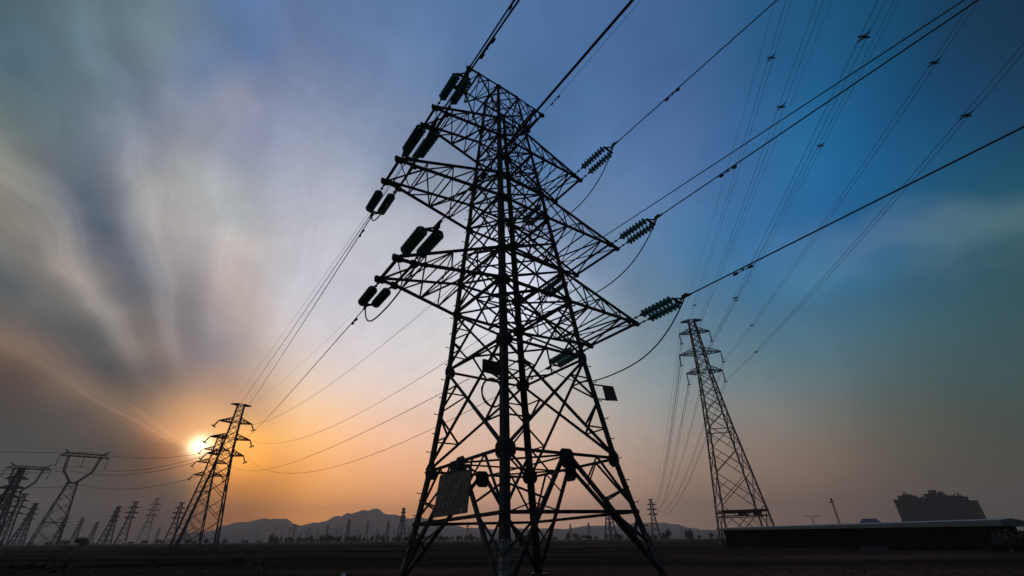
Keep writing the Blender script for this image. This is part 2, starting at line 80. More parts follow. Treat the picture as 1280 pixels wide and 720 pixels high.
n1 = node('ShaderNodeTexNoise'); L.new(st.outputs[0], n1.inputs['Vector']); n1.inputs['Scale'].default_value = 1.5; n1.inputs['Detail'].default_value = 4; n1.inputs['Roughness'].default_value = .5; n1.inputs['Distortion'].default_value = .3
st2 = node('ShaderNodeCombineXYZ'); L.new(M('MULTIPLY', phi, 9), st2.inputs[0]); L.new(M('MULTIPLY', rad, 2.2), st2.inputs[1])
n2 = node('ShaderNodeTexNoise'); L.new(st2.outputs[0], n2.inputs['Vector']); n2.inputs['Scale'].default_value = 1.0; n2.inputs['Detail'].default_value = 6; n2.inputs['Roughness'].default_value = .62; n2.inputs['Distortion'].default_value = .6
fade = M('MULTIPLY', MR(rad, .08, .4, 0, 1), MR(el, R(1), R(14), 0, 1))
left = MR(phi, -.2, .9, 1, .6)
s1 = M('MULTIPLY', M('SUBTRACT', n1.outputs[0], .5), .22)
s2 = M('MULTIPLY', M('SUBTRACT', n2.outputs[0], .5), .20)
st3 = node('ShaderNodeCombineXYZ'); L.new(M('MULTIPLY', phi, 26), st3.inputs[0]); L.new(M('MULTIPLY', rad, 5), st3.inputs[1])
n3 = node('ShaderNodeTexNoise'); L.new(st3.outputs[0], n3.inputs['Vector']); n3.inputs['Scale'].default_value = 1.0; n3.inputs['Detail'].default_value = 6; n3.inputs['Roughness'].default_value = .65; n3.inputs['Distortion'].default_value = .8
n4 = node('ShaderNodeTexNoise'); L.new(dirn, n4.inputs['Vector']); n4.inputs['Scale'].default_value = 6; n4.inputs['Detail'].default_value = 7; n4.inputs['Roughness'].default_value = .6; n4.inputs['Distortion'].default_value = 1.4
s3 = M('ADD', M('MULTIPLY', M('SUBTRACT', n3.outputs[0], .5), .12), M('MULTIPLY', M('SUBTRACT', n4.outputs[0], .5), .36))
amt = M('MULTIPLY', M('MULTIPLY', M('ADD', M('ADD', s1, s2), s3), fade), left)
streak = M('ADD', 1.0, amt)
ph = node('ShaderNodeFloatCurve'); cv = ph.mapping.curves[0]
# brightness of the big bands against phi, -pi/2 (flat left) .. +pi/2 (flat right)
PH = [(-1.75,.98),(-1.4,.96),(-1.26,.93),(-1.205,1.0),(-1.155,1.24),(-1.1,1.12),(-1.03,.95),(-.95,.86),(-.88,.90),(-.83,1.06),(-.77,1.14),(-.72,1.05),(-.66,.86),(-.60,.88),(-.55,1.04),(-.51,1.12),(-.46,1.03),(-.40,.95),(-.32,1.0),(-.22,1.05),(-.1,1.0),(.05,.97),(.18,1.03),(.32,.98),(1.75,1.0)]
while len(cv.points) < len(PH): cv.points.new(.5, .5)
for i, (a, b) in enumerate(PH): cv.points[i].location = ((a+1.75)/3.5, b/2)
ph.mapping.update()
L.new(M('MULTIPLY_ADD', M('ADD', phi, 1.75), 1/3.5, 0), ph.inputs['Value'])
band = M('MULTIPLY_ADD', M('SUBTRACT', M('MULTIPLY', ph.outputs[0], 2), 1), MR(rad, .10, .30, 0, 1), 1)
wispn = node('ShaderNodeTexNoise'); L.new(st2.outputs[0], wispn.inputs['Vector']); wispn.inputs['Scale'].default_value = 1.1; wispn.inputs['Detail'].default_value = 4
wp = M('ADD', phi, M('MULTIPLY_ADD', wispn.outputs[0], .1, -.05))
wisp = M('MULTIPLY', M('MULTIPLY', MR(wp, 1.03, 1.11, 0, 1), MR(wp, 1.12, 1.22, 1, 0)), MR(rad, 1.05, 1.5, 0, 1))
tot = M('MULTIPLY', streak, band)
skyc = VM('SCALE', base); L.new(tot, skyc.inputs['Scale'])
# sun seen through thin cloud, with its orange glow
cosS = VM('DOT_PRODUCT', dirn, tuple(SUN_DIR)).outputs['Value']
# the cloud bank left of the sun hides most of its glow
gmask = M('MAXIMUM', MR(da, -.09, .02, .12, 1), MR(phi, -1.45, -1.02, 0, 1))
def lobe(k, col, g, masked=True):
    w = M('MULTIPLY', M('EXPONENT', M('MULTIPLY', M('SUBTRACT', cosS, 1), k)), g)
    if masked: w = M('MULTIPLY', w, gmask)
    v = VM('SCALE', col); L.new(w, v.inputs['Scale']); return v.outputs[0]
g1 = lobe(8000, (1, .84, .55), 3.2, False); g2 = lobe(420, (1, .62, .30), .6); g3 = lobe(60, (1, .5, .2), .03)
nish = node('ShaderNodeTexSky', sky_type='NISHITA'); nish.sun_disc = False; nish.sun_elevation = SUN_EL; nish.sun_rotation = SUN_AZ; nish.air_density = 1.6; nish.dust_density = 4
L.new(dirn, nish.inputs[0]) if nish.inputs else None
ns = VM('SCALE', nish.outputs[0]); ns.inputs['Scale'].default_value = .0006
wv = VM('SCALE', (.055, .055, .046)); L.new(wisp, wv.inputs['Scale'])
# three sunlit cirrus bands left of the sun
phi0 = M('ADD', M('ADD', M('ARCTAN2', da, dn), M('MULTIPLY_ADD', nw2.outputs[0], .16, -.08)), M('MULTIPLY', M('SUBTRACT', ncurl.outputs[0], .5), .16))
def ribbon(c, sg, col, fall):
    q = M('DIVIDE', M('SUBTRACT', phi0, c), sg)
    w = M('MULTIPLY', M('EXPONENT', M('MULTIPLY', M('MULTIPLY', q, q), -.5)), fall)
    w = M('MULTIPLY', w, MR(n3.outputs[0], .25, .7, .45, 1.25))
    v = VM('SCALE', col); L.new(w, v.inputs['Scale']); return v.outputs[0]
near = M('MULTIPLY', MR(rad, .02, .09, 0, 1), MR(rad, .12, .50, 1, .16)); farr = M('MULTIPLY', MR(rad, .12, .28, 0, 1), MR(rad, .45, .8, 1, 0))
acc0 = VM('ADD', skyc.outputs[0], wv.outputs[0]).outputs[0]
for rb in (ribbon(-1.13, .065, (.11, .05, .02), near), ribbon(-1.04, .24, (.22, .11, .05), M('MULTIPLY', MR(rad, .0, .05, 0, 1), MR(rad, .05, .22, 1, 0))), ribbon(-.79, .05, (.085, .066, .05), farr), ribbon(-.50, .045, (.055, .05, .042), farr), ribbon(-.25, .04, (.03, .03, .03), farr)):
    acc0 = VM('ADD', acc0, rb).outputs[0]
acc = VM('ADD', acc0, g1).outputs[0]
for g in (g2, g3, ns.outputs[0]): acc = VM('ADD', acc, g).outputs[0]
gain = VM('SCALE', acc); gain.inputs['Scale'].default_value = 10*SKY_GAIN
bg = node('ShaderNodeBackground'); L.new(gain.outputs[0], bg.inputs[0]); bg.inputs[1].default_value = .1
out = node('ShaderNodeOutputWorld'); L.new(bg.outputs[0], out.inputs[0])
world.cycles.sampling_method = 'MANUAL'; world.cycles.sample_map_resolution = 512

sun_d = bpy.data.lights.new('sun', 'SUN'); sun_d.energy = .5; sun_d.angle = R(2); sun_d.color = (1, .62, .36)
sun = bpy.data.objects.new('sun', sun_d); sc.collection.objects.link(sun)
sun.rotation_mode = 'QUATERNION'; sun.rotation_quaternion = SUN_DIR.to_track_quat('Z', 'Y')
vs = sc.view_settings; vs.view_transform = 'Standard'; vs.look = 'None'; vs.exposure = 0; vs.gamma = 1; vs.use_curve_mapping = False

# ------------------------------------------------------------------ materials
def material(name, c1, c2=None, scale=4., rough=.7, metal=0., bump=0., spec=.4):
    m = bpy.data.materials.new(name); m.use_nodes = True; t = m.node_tree; p = t.nodes['Principled BSDF']
    p.inputs['Roughness'].default_value = rough; p.inputs['Metallic'].default_value = metal; p.inputs['Specular IOR Level'].default_value = spec
    tcn = t.nodes.new('ShaderNodeTexCoord'); nz = t.nodes.new('ShaderNodeTexNoise'); nz.inputs['Scale'].default_value = scale; nz.inputs['Detail'].default_value = 6
    t.links.new(tcn.outputs['Object'], nz.inputs['Vector'])
    cr = t.nodes.new('ShaderNodeValToRGB'); cr.color_ramp.elements[0].position = .35; cr.color_ramp.elements[1].position = .68
    cr.color_ramp.elements[0].color = (*c1, 1); cr.color_ramp.elements[1].color = (*(c2 or c1), 1)
    t.links.new(nz.outputs[0], cr.inputs[0]); t.links.new(cr.outputs[0], p.inputs['Base Color'])
    if bump:
        b = t.nodes.new('ShaderNodeBump'); b.inputs['Strength'].default_value = bump; t.links.new(nz.outputs[0], b.inputs['Height']); t.links.new(b.outputs[0], p.inputs['Normal'])
    return m
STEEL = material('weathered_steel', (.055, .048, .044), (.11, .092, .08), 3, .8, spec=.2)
PALE = material('pale_steel', (.25, .22, .20), (.36, .32, .28), 9, .75)
BOLT = material('bolt_steel', (.05, .045, .04), (.09, .08, .07), 9, .7)
PLATE = material('sign_enamel', (.17, .105, .085), (.23, .15, .125), 6, .7)
MARK = material('hole_sky_and_litter_white', (.88, .86, .83), (.95, .93, .9), 20, .5)  # bright sky behind the board's holes put into the colour; also the litter's white
GLASS = material('insulator_glass', (.045, .16, .11), (.08, .24, .17), 3, .35, 0, 0, .5)
_p = GLASS.node_tree.nodes['Principled BSDF']; _p.inputs['Transmission Weight'].default_value = .22; _p.inputs['IOR'].default_value = 1.25
CABLE = material('aluminium_cable', (.06, .06, .065), (.11, .11, .115), 30, .7)
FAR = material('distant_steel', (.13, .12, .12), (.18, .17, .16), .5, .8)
ROOF = material('grey_sheet_roof', (.26, .27, .27), (.36, .37, .37), .3, .8)
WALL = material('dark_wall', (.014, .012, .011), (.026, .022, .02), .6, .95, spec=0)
BLOCK = material('concrete_block', (.10, .10, .11), (.15, .14, .15), .08, .9)
PANE = material('window_pane', (.02, .025, .03), (.04, .045, .05), .5, .3)
CONC = material('footing_concrete', (.07, .065, .06), (.12, .11, .10), 6, .95, 0, .2)
LEAF = material('dark_foliage', (.022, .026, .014), (.05, .05, .026), 2.5, .9)
BARK = material('bark', (.05, .04, .03), (.09, .07, .05), 8, .9)
GRASS = material('dry_grass', (.02, .013, .009), (.05, .032, .02), .6, .95, spec=0)
HILL = material('hill_scrub', (.05, .045, .05), (.09, .08, .08), .01, 1)

# ground: brown soil with darker damp bands and paler patches
SOIL = bpy.data.materials.new('field_soil'); SOIL.use_nodes = True
def soil():
    t = SOIL.node_tree; p = t.nodes['Principled BSDF']; p.inputs['Roughness'].default_value = 1; p.inputs['Specular IOR Level'].default_value = 0
    g = t.nodes.new('ShaderNodeNewGeometry'); mp = t.nodes.new('ShaderNodeMapping'); mp.inputs['Scale'].default_value = (.012, .06, 1); t.links.new(g.outputs['Position'], mp.inputs[0])
    a = t.nodes.new('ShaderNodeTexNoise'); a.inputs['Scale'].default_value = 1; a.inputs['Detail'].default_value = 8; t.links.new(mp.outputs[0], a.inputs['Vector'])
    b = t.nodes.new('ShaderNodeTexNoise'); b.inputs['Scale'].default_value = 1.7; b.inputs['Detail'].default_value = 9; t.links.new(g.outputs['Position'], b.inputs['Vector'])
    cr = t.nodes.new('ShaderNodeValToRGB'); e = cr.color_ramp.elements; e[0].position = .36; e[1].position = .66; e[0].color = (.018, .012, .009, 1); e[1].color = (.15, .09, .062, 1); x = cr.color_ramp.elements.new(.52); x.color = (.065, .04, .029, 1)
    t.links.new(a.outputs[0], cr.inputs[0])
    mx = t.nodes.new('ShaderNodeMix'); mx.data_type = 'RGBA'; mx.blend_type = 'MULTIPLY'; mx.inputs[0].default_value = .8
    cr2 = t.nodes.new('ShaderNodeValToRGB'); cr2.color_ramp.elements[0].color = (.45, .45, .45, 1); cr2.color_ramp.elements[0].position = .3; cr2.color_ramp.elements[1].position = .7; t.links.new(b.outputs[0], cr2.inputs[0])
    t.links.new(cr.outputs[0], mx.inputs[6]); t.links.new(cr2.outputs[0], mx.inputs[7]); t.links.new(mx.outputs[2], p.inputs['Base Color'])
    bp = t.nodes.new('ShaderNodeBump'); bp.inputs['Strength'].default_value = 1.0; bp.inputs['Distance'].default_value = .3; t.links.new(b.outputs[0], bp.inputs['Height']); t.links.new(bp.outputs[0], p.inputs['Normal'])
soil()

# ------------------------------------------------------------------ mesh helpers
COL = sc.collection
class MB:
    def __init__(s): s.v = []; s.f = []
    def add(s, vs, fs):
        o = len(s.v); s.v += [tuple(x) for x in vs]; s.f += [[i+o for i in f] for f in fs]
    def frame(s, p, q, ref):
        d = (q-p).normalized(); r = Vector(ref) if ref is not None else Vector((0, 0, 1))
        if abs(d.dot(r)) > .98: r = Vector((1, 0, 0)) if abs(d.x) < .9 else Vector((0, 1, 0))
        x = d.cross(r).normalized(); return x, x.cross(d).normalized()
    def beam(s, p, q, w, h=None, ref=None):
        p = Vector(p); q = Vector(q); h = h or w
        x, y = s.frame(p, q, ref)
        c = [(-w/2, -h/2), (w/2, -h/2), (w/2, h/2), (-w/2, h/2)]
        s.add([p+x*a+y*b for a, b in c]+[q+x*a+y*b for a, b in c], [(3,2,1,0),(4,5,6,7),(0,1,5,4),(1,2,6,5),(2,3,7,6),(3,0,4,7)])
    def angle(s, p, q, w, inw1, inw2, w2=None):
        # L section: corner on p-q, flanges along inw1 and inw2
        p = Vector(p); q = Vector(q); d = (q-p).normalized(); w2 = w2 or w; th = .13
        def pr(a, ww):
            a = Vector(a); a = (a-d*a.dot(d)).normalized(); return a*ww
        for (pt, ww) in ((p, w), (q, w2)): pass
        prof = []
        for pt, ww in ((p, w), (q, w2)):
            a = pr(inw1, ww); b = pr(inw2, ww)
            prof.append([pt, pt+a, pt+a+b*th, pt+a*th+b*th, pt+a*th+b, pt+b])
        s.add(prof[0]+prof[1], [(i, (i+1) % 6, (i+1) % 6+6, i+6) for i in range(6)]+[(5,4,3,2,1,0), (6,7,8,9,10,11)])
    def tube(s, pts, r, n=6):
        pts = [Vector(p) for p in pts]; k = len(pts); rings = []
        for i, p in enumerate(pts):
            d = (pts[min(i+1, k-1)]-pts[max(i-1, 0)]).normalized()
            ref = Vector((0, 0, 1)) if abs(d.z) < .95 else Vector((1, 0, 0))
            x = d.cross(ref).normalized(); y = x.cross(d)
            rr = r[i] if isinstance(r, (list, tuple)) else r
            rings.append([p+(x*math.cos(2*math.pi*j/n)+y*math.sin(2*math.pi*j/n))*rr for j in range(n)])
        vs = [v for rg in rings for v in rg]
        fs = [(i*n+j, i*n+(j+1) % n, (i+1)*n+(j+1) % n, (i+1)*n+j) for i in range(k-1) for j in range(n)]
        fs += [tuple(range(n-1, -1, -1)), tuple(range((k-1)*n, k*n))]
        s.add(vs, fs)
    def plate(s, c, u, v, w, h, t, cut=.25):
        c = Vector(c); u = Vector(u).normalized(); v = Vector(v); v = (v-u*v.dot(u)).normalized(); n = u.cross(v)
        a, b, k = w/2, h/2, cut*min(w, h)
        o = [(-a+k,-b),(a-k,-b),(a,-b+k),(a,b-k),(a-k,b),(-a+k,b),(-a,b-k),(-a,-b+k)] if cut else [(-a,-b),(a,-b),(a,b),(-a,b)]
        m = len(o)
        s.add([c+u*x+v*y-n*t/2 for x, y in o]+[c+u*x+v*y+n*t/2 for x, y in o], [tuple(range(m-1,-1,-1)), tuple(range(m, 2*m))]+[(i,(i+1)%m,(i+1)%m+m,i+m) for i in range(m)])
    def mesh(s, name, mat):
        me = bpy.data.meshes.new(name); me.from_pydata(s.v, [], s.f); me.materials.append(mat); me.update(); return me
    def build(s, name, mat, parent=None):
        o = bpy.data.objects.new(name, s.mesh(name, mat)); COL.objects.link(o)
        if parent: o.parent = parent
        return o
def tag(o, label=None, cat=None, group=None, kind=None):
    if label: o['label'] = label
    if cat: o['category'] = cat
    if group: o['group'] = group
    if kind: o['kind'] = kind
    return o
def empty(name, loc=(0, 0, 0), rot=(0, 0, 0)):
    o = bpy.data.objects.new(name, None); COL.objects.link(o); o.location = loc; o.rotation_euler = rot; o.empty_display_size = .5; return o
def copy_tree(o, parent=None):
    c = o.copy(); COL.objects.link(c)
    if parent: c.parent = parent
    for ch in [x for x in o.children]: copy_tree(ch, c)
    return c
def polar(azd, D, z=0): return Vector((D*math.sin(R(azd)), D*math.cos(R(azd)), z))

# ------------------------------------------------------------------ ground, hills
def gz(x, y):
    r = math.hypot(x, y)
    k = min(1, max(0, (r-6)/20))
    return (noise.noise(Vector((x*.06, y*.06, 1)))*.28+noise.noise(Vector((x*.3, y*.3, 4)))*.07)*k*min(1, 120/max(r, 1)) - .02
def ground():
    m = MB(); rs = [0]; r = 1.2
    while r < 9000: rs.append(r); r *= 1.055
    rs.append(9000); n = 220
    m.v.append((0, 0, gz(0, 0)))
    for r in rs[1:]:
        for j in range(n):
            a = 2*math.pi*j/n; x, y = r*math.sin(a), r*math.cos(a); m.v.append((x, y, gz(x, y)))
    for j in range(n): m.f.append([0, 1+(j+1) % n, 1+j])
    for i in range(len(rs)-2):
        for j in range(n): m.f.append([1+i*n+j, 1+i*n+(j+1) % n, 1+(i+1)*n+(j+1) % n, 1+(i+1)*n+j])
    o = m.build('ground', SOIL); tag(o, kind='structure')
    for p in o.data.polygons: p.use_smooth = True
ground()
def hills(name, prof, D0, D1, seed):
    m = MB(); na = 260; nr = 14; a0, a1 = prof[0][0], prof[-1][0]
    for i in range(na+1):
        a = a0+(a1-a0)*i/na
        for k in range(len(prof)-1):
            if prof[k][0] <= a <= prof[k+1][0]:
                t = (a-prof[k][0])/(prof[k+1][0]-prof[k][0]); t = t*t*(3-2*t); e = prof[k][1]*(1-t)+prof[k+1][1]*t; break
        H = math.tan(R(max(e, 0)))*(D0+D1)/2
        for j in range(nr+1):
            u = j/nr; r = D0+(D1-D0)*u; h = H*math.sin(math.pi*u)**.8
            nz = noise.fractal(Vector((a*.55, u*3, seed)), 1, 2, 5)*.10+noise.noise(Vector((a*1.3, u*5, seed+9)))*.05
            h *= 1+nz
            p = polar(a, r); m.v.append((p.x, p.y, h-.5))
    for i in range(na):
        for j in range(nr): k = i*(nr+1)+j; m.f.append([k, k+nr+1, k+nr+2, k+1])
    o = m.build(name, HILL); tag(o, kind='structure')
hills('hills', [(-33,0),(-31,1.5),(-29.2,1.8),(-27.5,2.15),(-25.5,2.1),(-23.8,1.5),(-22.4,1.75),(-20.4,2.35),(-18.6,2.8),(-17.6,3.15),(-16.2,3.1),(-15,2.7),(-13.6,2.5),(-12,2.3),(-9,2.0),(-6,1.3),(-2,1.1),(2,1.15),(6,1.1),(9,1.3),(12,1.4),(14.5,1.6),(16.5,1.55),(18.3,1.35),(20,.95),(22,.5),(24,0)], 3300, 4100, 3)
hills('hills', [(-36,0),(-34,.9),(-30,1.2),(-26,1.0),(-22,1.3),(-18,1.5),(-13,1.6),(-8,1.2),(-3,.8),(3,.9),(9,1.1),(15,1.0),(20,.8),(26,.6),(32,.5),(40,.3),(46,0)], 2500, 3000, 8)

# ------------------------------------------------------------------ the big pylon
TX, TY = .379, 20.0; TROT = R(-36.673)
LX, LY = -.03783, .00763
def TW(a, d, z):        # tower frame (z measured from the eye level) -> world
    x, y = a*math.cos(TROT)+d*math.sin(TROT), -a*math.sin(TROT)+d*math.cos(TROT)
    x, z = x*math.cos(LX)+z*math.sin(LX), -x*math.sin(LX)+z*math.cos(LX)
    y, z = y*math.cos(LY)+z*math.sin(LY), -y*math.sin(LY)+z*math.cos(LY)
    return Vector((x+TX, y+TY, z+EYE))
big = empty('lattice_pylon', (0, 0, 0)); tag(big, 'huge dark lattice pylon towering in the centre foreground, seen from its foot', 'pylon', 'lattice pylons')
LV = [(-1.6, 3.80), (.757, 3.333), (2.81, 3.0), (7.47, 2.473), (10.70, 2.252), (12.63, 2.112), (14.6, 1.955), (16.57, 1.79), (18.5, 1.67), (20.42, 1.52), (22.35, 1.372), (24.3, 1.233), (26.4, 1.08), (28.5, .927)]
ZB, Z0, Z1, Z2, Z3, Z4, Z45, Z5, Z6, Z65, Z7, Z8, Z85, Z9 = [z for z, w in LV]
def hw(z):
    for (a, wa), (b, wb) in zip(LV, LV[1:]):
        if z <= b: return wa+(wb-wa)*(z-a)/(b-a)
    return LV[-1][1]
def cor(sa, sd, z): w = hw(z); return TW(sa*w, sd*w, z)
CORN = [(-1, -1), (1, -1), (1, 1), (-1, 1)]
FACES = [((-1, -1), (1, -1)), ((1, -1), (1, 1)), ((1, 1), (-1, 1)), ((-1, 1), (-1, -1))]
AX = TW(1, 0, 0)-TW(0, 0, 0); DX = TW(0, 1, 0)-TW(0, 0, 0); UP = TW(0, 0, 1)-TW(0, 0, 0)
big.location = TW(0, 0, -1.5)
INV = Matrix.Translation(-big.location)
def part(m, name, mat, parent=None):
    o = m.build(name, mat, parent or big)
    if parent is None: o.matrix_parent_inverse = INV
    return o
def sub(m, name, mat, parent): return m.build(name, mat, parent)     # same coordinates as its (world-placed) parent
for (sa, sd) in CORN:
    m = MB()
    for (za, _), (zb, _) in zip(LV, LV[1:]):
        wa = .27 if za < 16 else .27-(za-16)*.009; wb = .27 if zb < 16 else .27-(zb-16)*.009
        p, q = cor(sa, sd, za), cor(sa, sd, zb)
        m.angle(p, q, wa, AX*-sa, DX*-sd, wb)
    leg = part(m, 'leg', STEEL)
    # paler angle over the lowest part of the leg, with bolt rows
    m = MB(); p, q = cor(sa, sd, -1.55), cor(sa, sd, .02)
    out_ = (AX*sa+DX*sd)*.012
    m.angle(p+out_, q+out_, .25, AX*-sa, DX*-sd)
    sp = sub(m, 'leg_foot_angle', PALE, leg)
    m = MB()
    for k in range(9):
        c = p.lerp(q, (k+.5)/9)+out_*1.3
        for off in (AX*-sa*.075, AX*-sa*.18, DX*-sd*.075, DX*-sd*.18):
            nrm = DX*sd if abs((off.normalized()).dot(AX)) > .7 else AX*sa
            m.beam(c+off-nrm*.01, c+off+nrm*.025, .035)
    m.beam(p.lerp(q, .02)+out_*1.2, p.lerp(q, .98)+out_*1.2, .02); sub(m, 'bolt_row', BOLT, leg)
    m = MB(); f = cor(sa, sd, -1.5); f.z = 0; m.beam(f+Vector((0, 0, -.4)), f+Vector((0, 0, .06)), .8)
    part(m, 'footing', CONC)
# step bolts on the two outer legs and the near one
sb_mesh = None
for (sa, sd), z0 in (((-1, 1), -.6), ((1, -1), -.6)):
    z = z0; k = 0
    while z < 21:
        p = cor(sa, sd, z); dr = (AX*sa if k % 2 else DX*sd)
        m = MB(); m.beam(p, p+dr*.2, .03); m.beam(p+dr*.2, p+dr*.2+UP*.04, .035)
        part(m, 'step_bolt', STEEL); z += .85; k += 1
def lerp(a, b, t): return a+(b-a)*t
def face_pt(f, t, z):      # t 0..1 across the face at height z
    return lerp(cor(*f[0], z), cor(*f[1], z), t)
def inset(f): return -( (AX*(f[0][0]+f[1][0])/2)+(DX*(f[0][1]+f[1][1])/2) )
for f in FACES:
    nin = inset(f).normalized(); ref = nin
    # bottom inverted V with redundant members
    m = MB(); top = face_pt(f, .5, Z1)
    for t, o in ((0, .16), (1, .84)):
        foot = face_pt(f, t, ZB+.1); m.beam(foot, lerp(face_pt(f, .5, Z1), face_pt(f, t, Z1), .03), .15, .11, ref)
        vk = lerp(foot, top, (Z0-ZB)/(Z1-ZB)); lg0 = face_pt(f, t, Z0)
        q1 = lerp(face_pt(f, t, Z1), top, .42)
        m.beam(q1+nin*.02, lerp(foot, top, .78)+nin*.02, .05, None, ref)
        m.beam(q1+nin*.02, lg0+nin*.02, .075, None, ref); m.beam(face_pt(f, t, (Z0*.55+Z1*.45)), lerp(foot, top, .62)+nin*.02, .06, None, ref)
        m.beam(face_pt(f, t, (Z0+ZB)/2), vk+nin*.02, .06, None, ref); m.beam(lg0, lerp(foot, top, .3)+nin*.02, .06, None, ref)
    part(m, 'bracing_panel', STEEL)
    # R1-R2 and R2-R3 big X panels
    def xpanel(za, zb, w, red):
        m = MB(); A, B, C_, D_ = face_pt(f, 0, za), face_pt(f, 1, za), face_pt(f, 0, zb), face_pt(f, 1, zb)
        m.beam(A, D_, w, w*.7, ref); m.beam(B+nin*.03, C_+nin*.03, w, w*.7, ref)
        if red:
            wa, wb = hw(za), hw(zb); tz = wa/(wa+wb); X = lerp(A, D_, tz)
            for s, lo, hi in ((0, A, C_), (1, B, D_)):
                mid = lerp(lo, hi, tz); n2 = nin*.05
                m.beam(mid+n2, X+n2, w*.6, None, ref) if red > 1 else None
                a1 = lerp(lo, X, .5); b1 = lerp(hi, X, .5)
                m.beam(mid+n2, a1+n2, w*.65, None, ref); m.beam(mid+n2, b1+n2, w*.65, None, ref)
                m.beam(lerp(lo, hi, tz*.5)+n2, a1+n2, w*.5, None, ref); m.beam(lerp(lo, hi, tz+(1-tz)*.5)+n2, b1+n2, w*.5, None, ref)
        part(m, 'bracing_panel', STEEL)
    xpanel(Z1, Z2, .115, 1); xpanel(Z2, Z3, .105, 1)
    xpanel(Z3, Z4, .10, 0); xpanel(Z4, Z45, .09, 0); xpanel(Z45, Z5, .09, 0); xpanel(Z5, Z6, .09, 0); xpanel(Z6, Z65, .08, 0); xpanel(Z65, Z7, .08, 0); xpanel(Z7, Z8, .08, 0); xpanel(Z8, Z85, .075, 0); xpanel(Z85, Z9, .07, 0)
# level rings: edge members, inner diamond
for z, w, kind in ((Z0, .15, 0), (Z1, .13, 2), (Z2, .12, 1), (Z3, .15, 2), (Z4, .13, 1), (Z45, .08, 0), (Z5, .13, 2), (Z6, .12, 1), (Z65, .07, 0), (Z7, .12, 2), (Z8, .10, 1), (Z85, .06, 0), (Z9, .12, 1)):
    m = MB(); mids = []
    for f in FACES:
        a, b = face_pt(f, 0, z), face_pt(f, 1, z); m.beam(a, b, w, w*.75, UP); mids.append((a+b)/2)
    if kind:
        for i in range(4): m.beam(mids[i]-UP*.05, mids[(i+1) % 4]-UP*.05, .07, None, UP)
    if kind == 2:
        m.beam(mids[0]-UP*.09, mids[2]-UP*.09, .06, None, UP); m.beam(mids[1]-UP*.12, mids[3]-UP*.12, .06, None, UP)
        m.beam(cor(-1, -1, z)-UP*.15, cor(1, 1, z)-UP*.15, .06, None, UP)
    part(m, 'ring_frame', STEEL)
# gusset plates
for z, s in ((Z1, .54), (Z2, .52), (Z3, .52), (Z4, .46), (Z5, .5), (Z6, .44), (Z7, .38), (Z8, .32), (Z9, .32)):
    for (sa, sd) in CORN:
        p = cor(sa, sd, z)
        m = MB(); m.plate(p-AX*sa*s*.42+DX*sd*.012, AX, UP, s*1.05, s*1.15, .03, .28); part(m, 'gusset_plate', STEEL)
        m = MB(); m.plate(p-DX*sd*s*.42+AX*sa*.012, DX, UP, s*1.05, s*1.15, .03, .28); part(m, 'gusset_plate', STEEL)
for f in FACES:
    p = face_pt(f, .5, Z1); n_ = -inset(f).normalized(); u = (face_pt(f, 1, Z1)-face_pt(f, 0, Z1))
    m = MB(); m.plate(p-UP*.18+n_*.03, u, UP, .74, .72, .03, .2); part(m, 'gusset_plate', STEEL)
